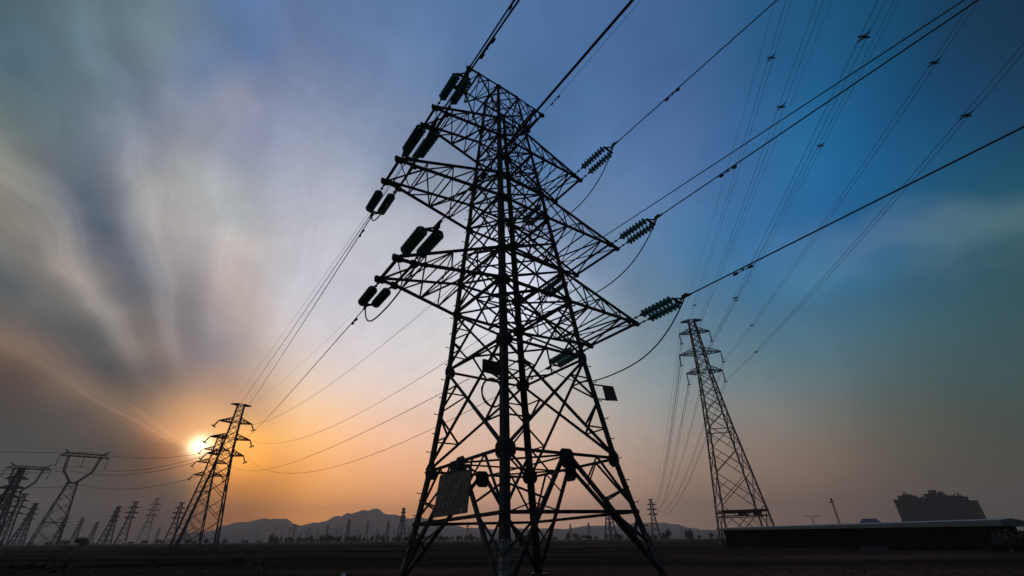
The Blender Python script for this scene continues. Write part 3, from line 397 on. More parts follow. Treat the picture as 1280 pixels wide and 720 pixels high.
# cross arms: left tips narrow, right tips broad, as on an angle tower
ARMS = [('G', Z8+.9, Z9, 3.3, (.85, .9), (.85, .9)), ('T2', Z7, Z8, 5.6, (.8, .72), (1.4, 1.32)), ('T3', Z5, Z6, 7.4, (1.0, .8), (1.93, 1.98)), ('T4', Z3, Z4, 6.92, (1.0, 1.05), (2.3, 1.5))]
TIP = {}
for nm, zb, zt, la, le, ri in ARMS:
    for s, (df, db) in ((-1, le), (1, ri)):
        ln = la if s < 0 else {'G': 3.3, 'T2': 5.8, 'T3': 7.7, 'T4': 7.5}[nm]
        if nm == 'G': ztip = zt-.05
        else: ztip = zb+.02
        f_t, b_t = TW(s*ln, -df, ztip), TW(s*ln, db, ztip)
        f_i, b_i = TW(s*(ln-.75), -df-.05, ztip), TW(s*(ln-.75), db+.05, ztip)
        TIP[(nm, s, 'f')] = (f_t, f_i); TIP[(nm, s, 'b')] = (b_t, b_i)
        m = MB(); wb, wt = hw(zb), hw(zt); cw = .125 if nm != 'G' else .09
        FB, BB, FT, BT = TW(s*wb, -wb, zb), TW(s*wb, wb, zb), TW(s*wt, -wt, zt), TW(s*wt, wt, zt)
        for tip, inn, bot, top in ((f_t, f_i, FB, FT), (b_t, b_i, BB, BT)):
            m.beam(bot, inn, cw, None, UP); m.beam(inn, tip, cw, None, UP); m.beam(top, tip+UP*.1, cw*.9, None, UP)
        m.beam(f_t, b_t, .12, None, UP); m.beam(f_i, b_i, .10, None, UP)
        arm = part(m, 'crossarm', STEEL)
        m = MB(); n = 4 if nm != 'G' else 3
        for k in range(n):
            t0, t1 = k/n, (k+1)/n
            for tip, bot, top in ((f_t, FB, FT), (b_t, BB, BT)):
                pb0, pb1, pt0, pt1 = lerp(bot, tip, t0), lerp(bot, tip, t1), lerp(top, tip, t0), lerp(top, tip, t1)
                if k < n-1: m.beam(pb1, pt1, .055, None, AX); m.beam(pt0, pb1, .06, None, AX)
            fb0, fb1, bb0, bb1 = lerp(FB, f_t, t0), lerp(FB, f_t, t1), lerp(BB, b_t, t0), lerp(BB, b_t, t1)
            ft0, ft1, bt0, bt1 = lerp(FT, f_t, t0), lerp(FT, f_t, t1), lerp(BT, b_t, t0), lerp(BT, b_t, t1)
            if k < n-1: m.beam(fb1, bb1, .065, None, UP); m.beam(ft1, bt1, .05, None, UP)
            if k % 2: m.beam(fb0+UP*.03, bb1+UP*.03, .07, None, UP)
            else: m.beam(bb0+UP*.03, fb1+UP*.03, .07, None, UP)
            m.beam((bt0 if k % 2 else ft0), (ft1 if k % 2 else bt1), .045, None, UP)
        sub(m, 'lacing', STEEL, arm)
        for tip, inn in ((f_t, f_i), (b_t, b_i)):
            m = MB(); m.plate(tip-UP*.06, AX, DX, .42, .34, .04, .2); m.plate(tip+UP*.02, AX, UP, .5, .36, .04, .2); sub(m, 'end_plate', STEEL, arm)
            m = MB(); m.plate(inn-UP*.04, AX, UP, .34, .4, .04, .2); sub(m, 'gusset_plate', STEEL, arm)
# number board on the left face, small boards on body
def board(corners, th, name, label, fr=True):
    c = [Vector(x) for x in corners]; n = (c[1]-c[0]).cross(c[3]-c[0]).normalized()
    m = MB(); m.add([p-n*th/2 for p in c]+[p+n*th/2 for p in c], [(3,2,1,0),(4,5,6,7),(0,1,5,4),(1,2,6,5),(2,3,7,6),(3,0,4,7)])
    for a, b in ((0, 1), (1, 2), (2, 3), (3, 0)): m.beam(c[a], c[b], .05, .05, n)
    o = part(m, name, PLATE); tag(o, label); return o, n
o, nrm = board([TW(-3.20, 1.30, 2.42), TW(-3.22, -1.18, 2.32), TW(-3.44, -1.2, .91), TW(-3.44, 1.3, .92)], .05, 'sign_plate', 'large square sign board, sky through its rows of holes painted as pale marks')
# sky seen through the big board's character holes, painted as pale marks: (u from left, v from top)
m = MB()
a0, a1, a2, a3 = TW(-3.22, 1.30, 2.42), TW(-3.24, -1.18, 2.32), TW(-3.46, -1.2, .91), TW(-3.46, 1.3, .92)
if nrm.dot(AX) > 0: nrm = -nrm
DOTS = [(.16,.20),(.27,.15),(.41,.18),(.53,.155),(.375,.36),(.62,.35),(.70,.40),(.03,.38),(.07,.55),(.22,.58),(.34,.575),(.47,.57),(.60,.565),(.04,.62),(.19,.79),(.31,.785),(.55,.77),(.73,.27),(.87,.93),(.90,.97),(.55,.11),(.46,.80),(.66,.53)]
for k, (u, v) in enumerate(DOTS):
    c = lerp(lerp(a0, a1, u), lerp(a3, a2, v*0+u), v)+nrm*.03
    s_ = .06+.04*((k*7) % 5)/5
    e1 = (a1-a0).normalized(); e2 = (a3-a0).normalized()
    m.beam(c-e2*s_, c+e2*s_, .05, .012, e1)
    if k % 3 == 0: m.beam(c-e1*s_, c+e1*s_*.8, .03, .012, e2)
    if k % 4 == 1: m.beam(c+e2*s_*.6-e1*s_*.7, c+e2*s_*.6+e1*s_*.7, .025, .012, e2)
mk = m.build('sky_hole_marks', MARK, o); mk['kind'] = 'stuff'
m = MB(); m.beam(TW(-3.15, .9, 2.3), TW(-3.0, .9, 2.81), .06); m.beam(TW(-3.15, -.9, 2.25), TW(-3.0, -.9, 2.81), .06); m.plate(TW(-3.12, .25, 2.62), DX, UP, .75, .5, .05, 0); m.beam(TW(-3.1, 1.0, 2.5), TW(-3.1, -1.0, 2.5), .07)
sub(m, 'bracket', STEEL, o)
board([TW(-2.66, -1.2, 6.83), TW(-1.71, -1.2, 6.83), TW(-1.75, -1.2, 6.26), TW(-2.68, -1.2, 6.28)], .05, 'sign_plate', 'small rectangular plate bolted between the legs high on the body')
m = MB(); m.beam(TW(-2.2, -1.25, 7.2), TW(-2.2, -1.25, 6.3), .05); m.beam(TW(-1.8, -1.25, 7.2), TW(-1.8, -1.25, 4.6), .04); m.beam(TW(-2.25, -1.25, 7.15), TW(-1.75, -1.25, 7.15), .05); part(m, 'bracket', STEEL)
board([TW(3.26, -2.63, 6.10), TW(3.98, -2.62, 6.20), TW(4.03, -2.69, 5.56), TW(3.26, -2.70, 5.45)], .04, 'sign_plate', 'small warning plate held out beside the right leg')
m = MB(); m.beam(TW(2.6, -2.62, 6.12), TW(4.0, -2.61, 6.22), .06); m.beam(TW(2.68, -2.7, 5.43), TW(4.05, -2.7, 5.54), .05); m.beam(TW(3.24, -2.64, 6.15), TW(3.24, -2.7, 5.48), .05); part(m, 'bracket', STEEL)
# coil of spare cable hung inside the body
m = MB(); cc = TW(-2.05, -1.0, 5.5); pts = []
for k in range(49):
    a = 2*math.pi*k/24; pts.append(cc+AX*.55*math.cos(a)+UP*.62*math.sin(a)+DX*.03*math.sin(k*.7))
m.tube(pts, .04); tag(m.build('cable_coil', CABLE), 'round coil of spare black cable hanging inside the huge pylon under the small plate', 'cable coil')

# ------------------------------------------------------------------ insulator sets
def make_strain_set():
    root = empty('insulator_set')
    st = None
    m = MB()
    n = 8; x0, x1 = 1.0, 3.0
    for k in range(n):
        x = x0+(x1-x0)*(k+.5)/n; hx = (x1-x0)/n
        prof = [(x-hx*.5, .05), (x-hx*.36, .08), (x-hx*.22, .09), (x-hx*.14, .21), (x+hx*.02, .245), (x+hx*.10, .235), (x+hx*.14, .12), (x+hx*.3, .07), (x+hx*.5, .05)]
        seg = 12; base_ = len(m.v)
        for px, pr in prof:
            for j in range(seg): m.v.append((px, pr*math.cos(2*math.pi*j/seg), pr*math.sin(2*math.pi*j/seg)))
        for i in range(len(prof)-1):
            for j in range(seg): m.f.append([base_+i*seg+j, base_+(i+1)*seg+j, base_+(i+1)*seg+(j+1) % seg, base_+i*seg+(j+1) % seg])
    me = m.mesh('insulator_string', GLASS)
    for y in (0, .68):
        o = bpy.data.objects.new('insulator_string', me); COL.objects.link(o); o.parent = root; o.location = (0, y, 0)
        for p_ in me.polygons: p_.use_smooth = False
        m = MB(); m.tube([(0, y, 0), (1.0, y, 0)], .03); m.beam((.1, y, 0), (.34, y, 0), .1, .05); m.beam((.5, y, 0), (.62, y, 0), .12, .07); m.beam((.88, y, 0), (1.02, y, 0), .12); m.build('link', STEEL, root)
    m = MB(); m.beam((3.1, -.08, 0), (3.1, .76, 0), .14, .05); m.beam((3.1, 0, 0), (3.38, .34, 0), .07, .05); m.beam((3.1, .68, 0), (3.38, .34, 0), .07, .05); m.build('yoke_plate', STEEL, root)
    m = MB(); m.tube([(3.3, .34, 0), (3.95, .34, -.01)], .065); m.beam((3.45, .34, -.05), (3.75, .34, -.1), .13, .16); m.build('clamp', STEEL, root)
    return root
proto = make_strain_set()
FRONT, BACK = 143.5, -37.5
def az_dir(a, s): return Vector((math.sin(R(a)), math.cos(R(a)), -s)).normalized()
LEVEL = {'T2': 'highest', 'T3': 'middle', 'T4': 'lowest'}
SLOPE_F = {('T2', -1): .2, ('T3', -1): .2, ('T4', -1): .12, ('T2', 1): -.03, ('T3', 1): -.03, ('T4', 1): -.03}
FAZ = {('T2', -1): 147, ('T3', -1): 146.25, ('T4', -1): 147.5, ('T2', 1): 143.5, ('T3', 1): 143.75, ('T4', 1): 144.25}
BACKT = {('T4', -1): ((-67.6, 111.1, 24.0), .5), ('T3', -1): ((-69.0, 110.2, 32.2), .3), ('T2', -1): ((-70.6, 109.2, 32.6), .3), ('T4', 1): ((-66.6, 111.7, 19.8), 5.25), ('T3', 1): ((-66.2, 111.9, 23.6), 4.25), ('T2', 1): ((-67.1, 111.3, 27.5), 3.25)}
def parab(P, E, sag, n=60):
    P, E = Vector(P), Vector(E); out = []
    for k in range(n+1):
        t = k/n; t = t*t*(3-2*t)*.5+t*.5; q = P.lerp(E, t); q.z -= 4*sag*t*(1-t); out.append(q)
    return out
def wire(pts, r, name, label, cat='power line', group='power lines'):
    m = MB(); m.tube(pts, r, 6); o = m.build(name, CABLE); tag(o, label, cat, group)
    for p_ in o.data.polygons: p_.use_smooth = True
    return o
def damper(P, d, label):
    d = Vector(d).normalized(); m = MB(); P = P-Vector((0, 0, .13))
    m.tube([P-d*.42, P+d*.42], .018); m.beam(P-Vector((0, 0, .02)), P+Vector((0, 0, .15)), .07)
    m.tube([P-d*.5, P-d*.47, P-d*.28, P-d*.25], [.03, .07, .065, .03], 8); m.tube([P+d*.25, P+d*.28, P+d*.47, P+d*.5], [.03, .065, .07, .03], 8)
    tag(m.build('vibration_damper', BOLT), label, 'damper', 'vibration dampers on the lines')
first = True
CL = {}
for nm in ('T2', 'T3', 'T4'):
    for s in (-1, 1):
        side = 'left' if s < 0 else 'right'
        for fb in ('f', 'b'):
            tip, inn = TIP[(nm, s, fb)]
            tip = tip-UP*.1
            if fb == 'f': sl = SLOPE_F[(nm, s)]; d = az_dir(FAZ[(nm, s)], sl)
            else:
                E, sag = BACKT[(nm, s)]; hv = Vector(E)-tip; L_ = math.hypot(hv.x, hv.y); sl = -hv.z/L_+4*sag/L_; d = Vector((hv.x/L_, hv.y/L_, -sl)).normalized()
            y = (inn-tip); y = (y-d*y.dot(d)).normalized(); z = d.cross(y)
            o = proto if first else copy_tree(proto); first = False
            o.matrix_world = Matrix(((d.x, y.x, z.x, tip.x), (d.y, y.y, z.y, tip.y), (d.z, y.z, z.z, tip.z), (0, 0, 0, 1)))
            way = 'pulling up overhead' if fb == 'f' else 'pulling towards the sunset'
            tag(o, 'glass insulator pair %s at the %s end of the %s wide crossarm' % (way, side, LEVEL[nm]), 'insulator', 'strain insulator sets on the huge pylon')
            if s > 0 and z.z < 0: pass
            c = tip+d*3.6+y*.34; CL[(nm, s, fb)] = (c, d)
            if fb == 'f':
                h = Vector((math.sin(R(FAZ[(nm, s)])), math.cos(R(FAZ[(nm, s)])), 0)); pts = []
                for k in range(90):
                    t = 200*(k/89)**1.7; pts.append(c+h*t+Vector((0, 0, -sl*t+sl*t*t/200 if sl > 0 else -sl*t*(1-t/420))))
                wire(pts, .034, 'power_line', 'thick cable from the %s end of the %s wide crossarm rising overhead' % (side, LEVEL[nm]))
                dd = 4.6 if nm != 'T4' else 3.2
                q = c+h*dd+Vector((0, 0, -sl*dd)); damper(q, d, 'dumbbell damper on the overhead cable from the %s end of the %s crossarm' % (side, LEVEL[nm]))
            else:
                wire(parab(c, E, sag), .028 if s < 0 else .022, 'power_line', 'cable from the %s end of the %s wide crossarm down towards the sun' % (side, LEVEL[nm]))
                q = c+d*2.2; damper(q, d, 'dumbbell damper on the sunward cable from the %s side of the %s crossarm' % (side, LEVEL[nm]))
        # jumper under the arm
        (a, da_), (b, db_) = CL[(nm, s, 'f')], CL[(nm, s, 'b')]
        drop = 2.3 if s > 0 else 2.0; pts = []
        for k in range(41):
            t = k/40; w = 1-(abs(2*t-1))**2.6; q = a.lerp(b, t); q = q+Vector((0, 0, -drop*w))+AX*s*.25*w; pts.append(q)
        wire(pts, .036, 'jumper_cable', 'drooping jumper loop under the %s side of the %s wide crossarm' % (side, LEVEL[nm]), 'jumper cable', 'jumper loops on the huge pylon')
# ground wires and an optical cable
gR, gL = TIP[('G', 1, 'f')][0], TIP[('G', -1, 'f')][0]
h = Vector((math.sin(R(FRONT)), math.cos(R(FRONT)), 0))
wire([gR+h*t+Vector((0, 0, .06*t)) for t in (0, 3, 8, 16, 30, 60, 120, 180)], .013, 'ground_wire', 'thin earth wire passing overhead from the right tip of the topmost arm', 'earth wire')
damper(gR+h*1.6+Vector((0, 0, .1)), h, 'small dumbbell damper on the earth wire at the right end of the topmost arm')
wire([gL+h*t+Vector((0, 0, .0*t)) for t in (0, 3, 8, 16, 30, 60, 120, 180)], .013, 'ground_wire', 'thin earth wire leaving the left tip of the topmost arm and passing overhead', 'earth wire')
wire(parab(TIP[('G', -1, 'b')][0], (-72.2, 108.1, 32.4), .6), .013, 'ground_wire', 'thin earth wire from the left tip of the topmost arm down towards the sun', 'earth wire')
wire(parab(TIP[('G', 1, 'b')][0], (-68.7, 110.5, 32.4), 2.4), .012, 'ground_wire', 'thin earth wire from the right tip of the topmost arm down towards the sun', 'earth wire')
oc = TW(6.9, -1.7, 17.4)
wire([oc+az_dir(142.5, 0)*t+Vector((0, 0, .0*t)) for t in (0, 2, 6, 12, 24, 50, 100, 160)], .028, 'optical_cable', 'thin second cable just above the thick one leaving the middle right crossarm', 'optical cable')
wire(parab(TW(-1.2, 2.35, 7.3), (-68.5, 110.5, 17.5), 2.5), .017, 'optical_cable', 'thin cable from the body of the huge pylon drooping away to the sunlit pylon', 'optical cable')

# ------------------------------------------------------------------ other pylons
def lattice_body(root, levels, w_leg, w_br, mat, sub_n=2):
    def hwf(z):
        for (a, wa), (b, wb) in zip(levels, levels[1:]):
            if z <= b: return wa+(wb-wa)*(z-a)/(b-a)
        return levels[-1][1]
    for sx, sy in CORN:
        m = MB()
        for (a, wa), (b, wb) in zip(levels, levels[1:]): m.beam((sx*wa, sy*wa, a), (sx*wb, sy*wb, b), w_leg)
        m.build('leg', mat, root)
    zt = levels[-1][0]; zs = [levels[0][0]]
    while zs[-1] < zt:
        z = zs[-1]+max(hwf(zs[-1])*1.55, .9); zs.append(z if z < zt-.5 else zt)
    for f in FACES:
        m = MB(); g = lambda c, z: Vector((c[0]*hwf(z), c[1]*hwf(z), z))
        for i, (a, b) in enumerate(zip(zs, zs[1:])):
            m.beam(g(f[0], a), g(f[1], b), w_br); m.beam(g(f[1], a), g(f[0], b), w_br)
            if hwf(a) > 1.4:
                mid = (a+b)/2; c = g(f[0], mid).lerp(g(f[1], mid), .5)
                for q in (f[0], f[1]):
                    m.beam(g(q, mid), g(q, a).lerp(c, .5), w_br*.6); m.beam(g(q, mid), g(q, b).lerp(c, .5), w_br*.6)
        for z, _ in levels[1:]: m.beam(g(f[0], z), g(f[1], z), w_br*1.2)
        m.build('bracing_panel', mat, root)
    return hwf
def lattice_arm(root, z, ln, hwf, w, mat, s, rise, half=None):
    m = MB(); hb, ht = hwf(z), hwf(z+rise); t = Vector((s*ln, 0, z+.15)); n = 4
    td = half if half is not None else .25
    for q in (-1, 1):
        B, T, P = Vector((s*hb, q*hb, z)), Vector((s*ht, q*ht, z+rise)), Vector((s*ln, q*td, z+.1))
        m.beam(B, P, w); m.beam(T, P, w)
        for k in range(1, n):
            m.beam(B.lerp(P, k/n), T.lerp(P, k/n), w*.6); m.beam(B.lerp(P, k/n), T.lerp(P, (k-1)/n), w*.6)
            m.beam(B.lerp(P, k/n), Vector((s*hb, -q*hb, z)).lerp(Vector((s*ln, -q*td, z+.1)), (k-1)/n), w*.6)
    m.beam((s*ln, -td, z+.1), (s*ln, td, z+.1), w*1.4)
    m.build('crossarm', mat, root)
def susp_mesh(L_, r, name='insulator_string'):
    m = MB(); m.tube([(0, 0, 0), (0, 0, -L_*.1)], .04); n = 12; pts = []; rr = []
    for k in range(n):
        z0 = -L_*(.1+.8*k/n); dz_ = L_*.8/n
        pts += [(0, 0, z0), (0, 0, z0-dz_*.45), (0, 0, z0-dz_*.55)]; rr += [r*.35, r, r*.6]
    m.tube(pts, rr, 8); m.tube([(0, 0, -L_*.9), (0, 0, -L_)], r*.6); m.beam((-r*2.2, 0, -L_), (r*2.2, 0, -L_), r*1.1)
    return m.mesh(name, GLASS)
# pylon beside the sun (double circuit, three arms and a top bar)
def make_sun_pylon(w=1.):
    r = empty('lattice_pylon')
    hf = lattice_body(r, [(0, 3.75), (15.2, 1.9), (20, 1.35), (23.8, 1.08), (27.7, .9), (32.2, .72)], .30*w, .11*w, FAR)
    for z, ln, rs in ((31.9, 2.25, .3), (27.5, 3.7, 1.2), (23.6, 4.4, 1.2), (19.8, 3.95, 1.2)):
        for s in (-1, 1): lattice_arm(r, z, ln, hf, .16*w, FAR, s, rs)
    return r
sp = make_sun_pylon()
sp.location = polar(-32.8, 130); sp.rotation_euler.z = R(37)
tag(sp, 'tall lattice pylon right of the low sun, larger of the two beside it', 'pylon', 'lattice pylons')
sp2 = copy_tree(sp); sp2.location = polar(-33.75, 176); tag(sp2, 'lattice pylon directly beneath the sun, half hidden behind a taller one', 'pylon', 'lattice pylons')
im = susp_mesh(1.5, .24)
sp3 = copy_tree(sp); bpy.data.objects.remove(sp3) if False else None
for sy_, big_ in ((sp, 'the taller sun pylon'), (sp2, 'the lower sun pylon')):
    c, s_ = math.cos(R(37)), math.sin(R(37))
    for z, ln, nm in ((27.5, 3.7, 'upper'), (23.6, 4.4, 'middle'), (19.8, 3.95, 'lower')):
        for s in (-1, 1):
            o = bpy.data.objects.new('insulator_string', im); COL.objects.link(o); o.location = sy_.location+Vector((s*ln*c, s*ln*s_, z)); o.rotation_euler = (0, R(-28*s), R(37))
            tag(o, 'stubby insulator under the %s end of the %s arm of %s' % ('left' if s < 0 else 'right', nm, big_), 'insulator', 'small insulators on the pylons by the sun')
sp3.location = polar(-37.2, 470); tag(sp3, 'hazy lattice pylon with stacked arms, third of the four left of the sunlit pylon', 'pylon', 'lattice pylons')

# right-hand suspension pylon
rp = empty('lattice_pylon', polar(25.35, 100), (0, R(-.46), R(-13.5)))
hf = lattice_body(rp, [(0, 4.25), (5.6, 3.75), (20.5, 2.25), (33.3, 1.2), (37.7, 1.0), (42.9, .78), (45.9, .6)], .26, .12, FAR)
tag(rp, 'tall slender suspension pylon on the right with six long hanging insulators', 'pylon', 'lattice pylons')
RPA = [(45.6, 2.35, .4), (42.6, 3.3, 1.1), (37.4, 4.45, 1.3), (33.0, 3.75, 1.2)]
for z, ln, rs in RPA:
    for s in (-1, 1): lattice_arm(rp, z, ln, hf, .13, FAR, s, rs)
m = MB()
for f in FACES:
    for z in (4.9, 5.7): m.beam((f[0][0]*3.8, f[0][1]*3.8, z), (f[1][0]*3.8, f[1][1]*3.8, z), .3 if z > 5 else .16)
m.beam((-1.4, -3.95, 5.3), (.3, -3.95, 5.3), .15, .7); m.beam((1.2, -3.95, 5.25), (2.6, -3.95, 5.25), .15, .9)
m.build('anti_climb_frame', material('rusty_frame', (.12, .05, .035), (.2, .09, .06), 1, .9), rp)
im2 = susp_mesh(2.35, .17)
RAX = Vector((math.cos(R(-13.5)), math.sin(R(-13.5)), 0)); LD = Vector((math.sin(R(13.5)), math.cos(R(13.5)), 0))
def spacer(P, label):
    m = MB(); m.beam(P-RAX*.34-LD*.1, P+RAX*.34+LD*.1, .07); m.beam(P-RAX*.2+LD*.3, P+RAX*.2-LD*.3, .06); m.beam(P-RAX*.08, P+RAX*.08, .16)
    tag(m.build('line_spacer', BOLT), label, 'spacer', 'spacers on the twin lines')
fp = rp.location+LD*350
SPC = {('upper', -1): (72, 22), ('middle', -1): (72, ), ('lower', -1): (80, 46), ('upper', 1): (62, 24), ('middle', 1): (74, 24), ('lower', 1): (74, 24)}
SLP = {('upper', -1): .065, ('middle', -1): .085, ('lower', -1): .085, ('upper', 1): .105, ('middle', 1): .10, ('lower', 1): .12}
for (z, ln, rs), nm in zip(RPA[1:], ('upper', 'middle', 'lower')):
    for s in (-1, 1):
        sl = SLP[(nm, s)]
        side = 'left' if s < 0 else 'right'
        tipp = rp.location+RAX*(s*ln-z*.008)+Vector((0, 0, z)); 
        o = bpy.data.objects.new('insulator_string', im2); COL.objects.link(o); o.location = tipp; o.rotation_euler = (0, 0, R(-13.5))
        tag(o, 'long dark insulator hanging from the %s end of the %s arm of the right pylon' % (side, nm), 'insulator', 'hanging insulators on the right pylon')
        P = tipp-Vector((0, 0, 2.35))
        for q, which in ((-.2, 'left'), (.2, 'right')):
            pts = []
            for k in range(80):
                t = 250*(k/79); pts.append(P+RAX*q-LD*t+Vector((0, 0, -sl*t+sl*t*t/250)))
            wire(pts, .017, 'power_line', '%s twin wire from the %s %s arm of the right pylon to the top edge' % (which, nm, side))
            fz = {'upper': 25.3, 'middle': 22.3, 'lower': 19.5}[nm]
            wire(parab(P+RAX*q, fp+RAX*(s*ln*.8+q)+Vector((0, 0, fz)), 9.5), .04, 'power_line', '%s twin wire from the %s %s arm of the right pylon to the horizon' % (which, nm, side))
        for j, t in enumerate(SPC[(nm, s)]):
            spacer(P-LD*t+Vector((0, 0, -sl*t+sl*t*t/250)), 'cross shaped spacer on the twin line of the %s %s arm, %s' % (nm, side, ('high overhead', 'near the pylon')[j]))
for s in (-1, 1):
    P = rp.location+RAX*(s*2.35-.37)+Vector((0, 0, 45.7))
    wire([P-LD*t+Vector((0, 0, -.09*t+.09*t*t/250)) for t in range(0, 251, 5)], .014, 'ground_wire', 'single thin wire overhead from the %s tip of the right pylon top bar' % ('left' if s < 0 else 'right'), 'earth wire')
    wire(parab(P, fp+RAX*s*2+Vector((0, 0, 28)), 7), .03, 'ground_wire', 'single thin wire to the horizon from the %s tip of the right pylon top bar' % ('left' if s < 0 else 'right'), 'earth wire')

# cat-head pylons at far left
def make_cat():
    r = empty('cat_head_pylon')
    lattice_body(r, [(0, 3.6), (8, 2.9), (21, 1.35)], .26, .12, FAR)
    for s in (-1, 1):
        m = MB()
        pts = [Vector((s*.9, 0, 21)), Vector((s*4.0, 0, 24.8)), Vector((s*4.6, 0, 30))]
        for off in (-.55, .55):
            for k in range(2): m.beam(pts[k]+Vector((off*.4, off, 0)), pts[k+1]+Vector((off*.4, off, 0)), .3)
        for k in range(2):
            for j in range(5):
                a = pts[k].lerp(pts[k+1], j/5); b = pts[k].lerp(pts[k+1], (j+1)/5); m.beam(a+Vector((-.22, -.55, 0)), b+Vector((.22, .55, 0)), .16)
        m.build('window_arm', FAR, r)
        m = MB(); m.beam((s*4.4, 0, 30.6), (s*6.4, 0, 32.2), .3); m.beam((s*5, 0, 30), (s*6.4, 0, 32.2), .2); m.build('horn', FAR, r)
    m = MB()
    for q in (-.5, .5):
        m.beam((-7.1, q, 29.9), (7.1, q, 29.9), .26); m.beam((-5, q, 30.9), (5, q, 30.9), .24); m.beam((-5, q, 30.9), (-7.1, q, 29.9), .2); m.beam((5, q, 30.9), (7.1, q, 29.9), .2)
        for k in range(12): x = -5+k*.833; m.beam((x, q, 29.9 if k % 2 else 30.9), (x+.833, q, 30.9 if k % 2 else 29.9), .15)
    m.build('crossarm', FAR, r); return r
im3 = susp_mesh(3.4, .2)
def cat(azd, D, rot, label, o=None):
    r = make_cat() if o is None else copy_tree(o); r.location = polar(azd, D); r.rotation_euler.z = R(rot); tag(r, label, 'pylon', 'lattice pylons')
    for x, nm in ((-7, 'left'), (0, 'middle'), (7, 'right')):
        for tt in (0,):
            s = bpy.data.objects.new('insulator_string', im3); COL.objects.link(s); s.location = r.location+Vector((x*math.cos(R(rot)), x*math.sin(R(rot)), 29.8)); s.rotation_euler.z = R(rot)
            tag(s, 'thin insulator at the %s of the bar of the %s' % (nm, 'clear cat head pylon' if o is None else 'cat head pylon at the edge'), 'insulator', 'insulators on the far left pylons')
    return r
c1 = cat(-43.75, 236, 38, 'cat head pylon standing clear at far left, its Y neck holding a long bar')
c2 = cat(-46.9, 292, 42, 'second cat head pylon at far left, lower and cut close to the picture edge', c1)
# hazy pylons on the skyline
def far_pylon(azd, elt, label, rot=37, lib=[None], grp='lattice pylons'):
    if lib[0] is None: lib[0] = make_sun_pylon(2.5); o = lib[0]
    else: o = copy_tree(lib[0])
    D = 30.7/math.tan(R(elt)); o.location = polar(azd, D); o.rotation_euler.z = R(rot); tag(o, label, 'pylon', grp)
    return o
far_pylon(-47.3, 5.6, 'dense dark lattice pylon cut off at the left picture edge', 30)
far_pylon(-45.4, 3.0, 'small dark pylon between the two cat head pylons at far left', 20)
far_pylon(-40.9, 1.7, 'tiny dark mast right of the clear cat head pylon', 70)
far_pylon(-46.35, 3.67, 'dark pylon with short stacked arms beneath the cat head bar at the left edge', 45)
far_pylon(-39.85, 2.94, 'slim dark mast like pylon, leftmost of the four left of the sunlit pylon', 80)
far_pylon(-38.75, 3.38, 'hazy pylon with a wide top bar, second of the four left of the sunlit pylon')
far_pylon(-35.15, 3.44, 'hazy pylon just left of the sunlit pylons, rightmost of the four')
far_pylon(11.15, 4.3, 'hazy pylon with stacked bars seen between the right legs of the huge pylon')
far_pylon(-13.05, 3.3, 'tall hazy pylon rising just left of the left leg of the huge pylon', 60)
fo = far_pylon(15.94, 3.33, 'hazy pylon where the twin lines meet the horizon right of the huge pylon', -13); 
fo.location = (fp.x, fp.y, 0)
for a, e in ((-43.1, 2.2), (-42.0, 1.95)): far_pylon(a, e, 'small dark pylon behind the legs of the cat head pylon', 60, grp='small pylons behind the cat head legs')
for a, e in ((-25.5, 1.0), (-23.6, 1.1), (-22, 1.2), (-20, 1.15), (-19.6, 1.3), (-17.8, 1.2), (-15.7, 1.25), (-13.8, 1.1), (-34.1, 1.5), (-36.2, 1.3), (-22.9, 1.4), (-12.2, 1.5), (6.6, 1.5), (17.4, 1.0), (20.6, .9), (-29.76, .75), (-27.8, .9), (-26.2, 1.2), (-24.8, 1.3), (-24.35, 1.62), (-21.04, 1.55), (-18.89, 2.1), (-16.86, 1.9), (-14.6, 1.95), (8.7, 1.6), (4.4, 1.3), (18.9, 1.1), (1.5, 1.4), (-9, 1.7), (-5.5, 1.6), (13.2, 1.3)):
    far_pylon(a, e, 'tiny hazy lattice pylon standing in the tree line on the horizon', rnd.choice((20, 37, 50)), grp='tiny pylons on the horizon')
# faint far lines at the left
for k, (z, sag) in enumerate(((25, 3), (26.5, 3.2), (31.5, 2), (20, 2.5))):
    wire(parab(c1.location+Vector((2.5*k-3, 0, z)), polar(-33.75, 176)+Vector((-2, 0, min(z, 27))), sag), .06, 'power_line', '%s faint wire between the cat head pylon and the pylon under the sun' % ('third highest', 'second highest', 'highest', 'lowest')[k])
    wire(parab(c1.location+Vector((2.5*k-3, 0, z)), polar(-60, 260)+Vector((0, 0, z)), sag), .07, 'power_line', '%s faint wire from the cat head pylon out of the left edge' % ('third highest', 'second highest', 'highest', 'lowest')[k])

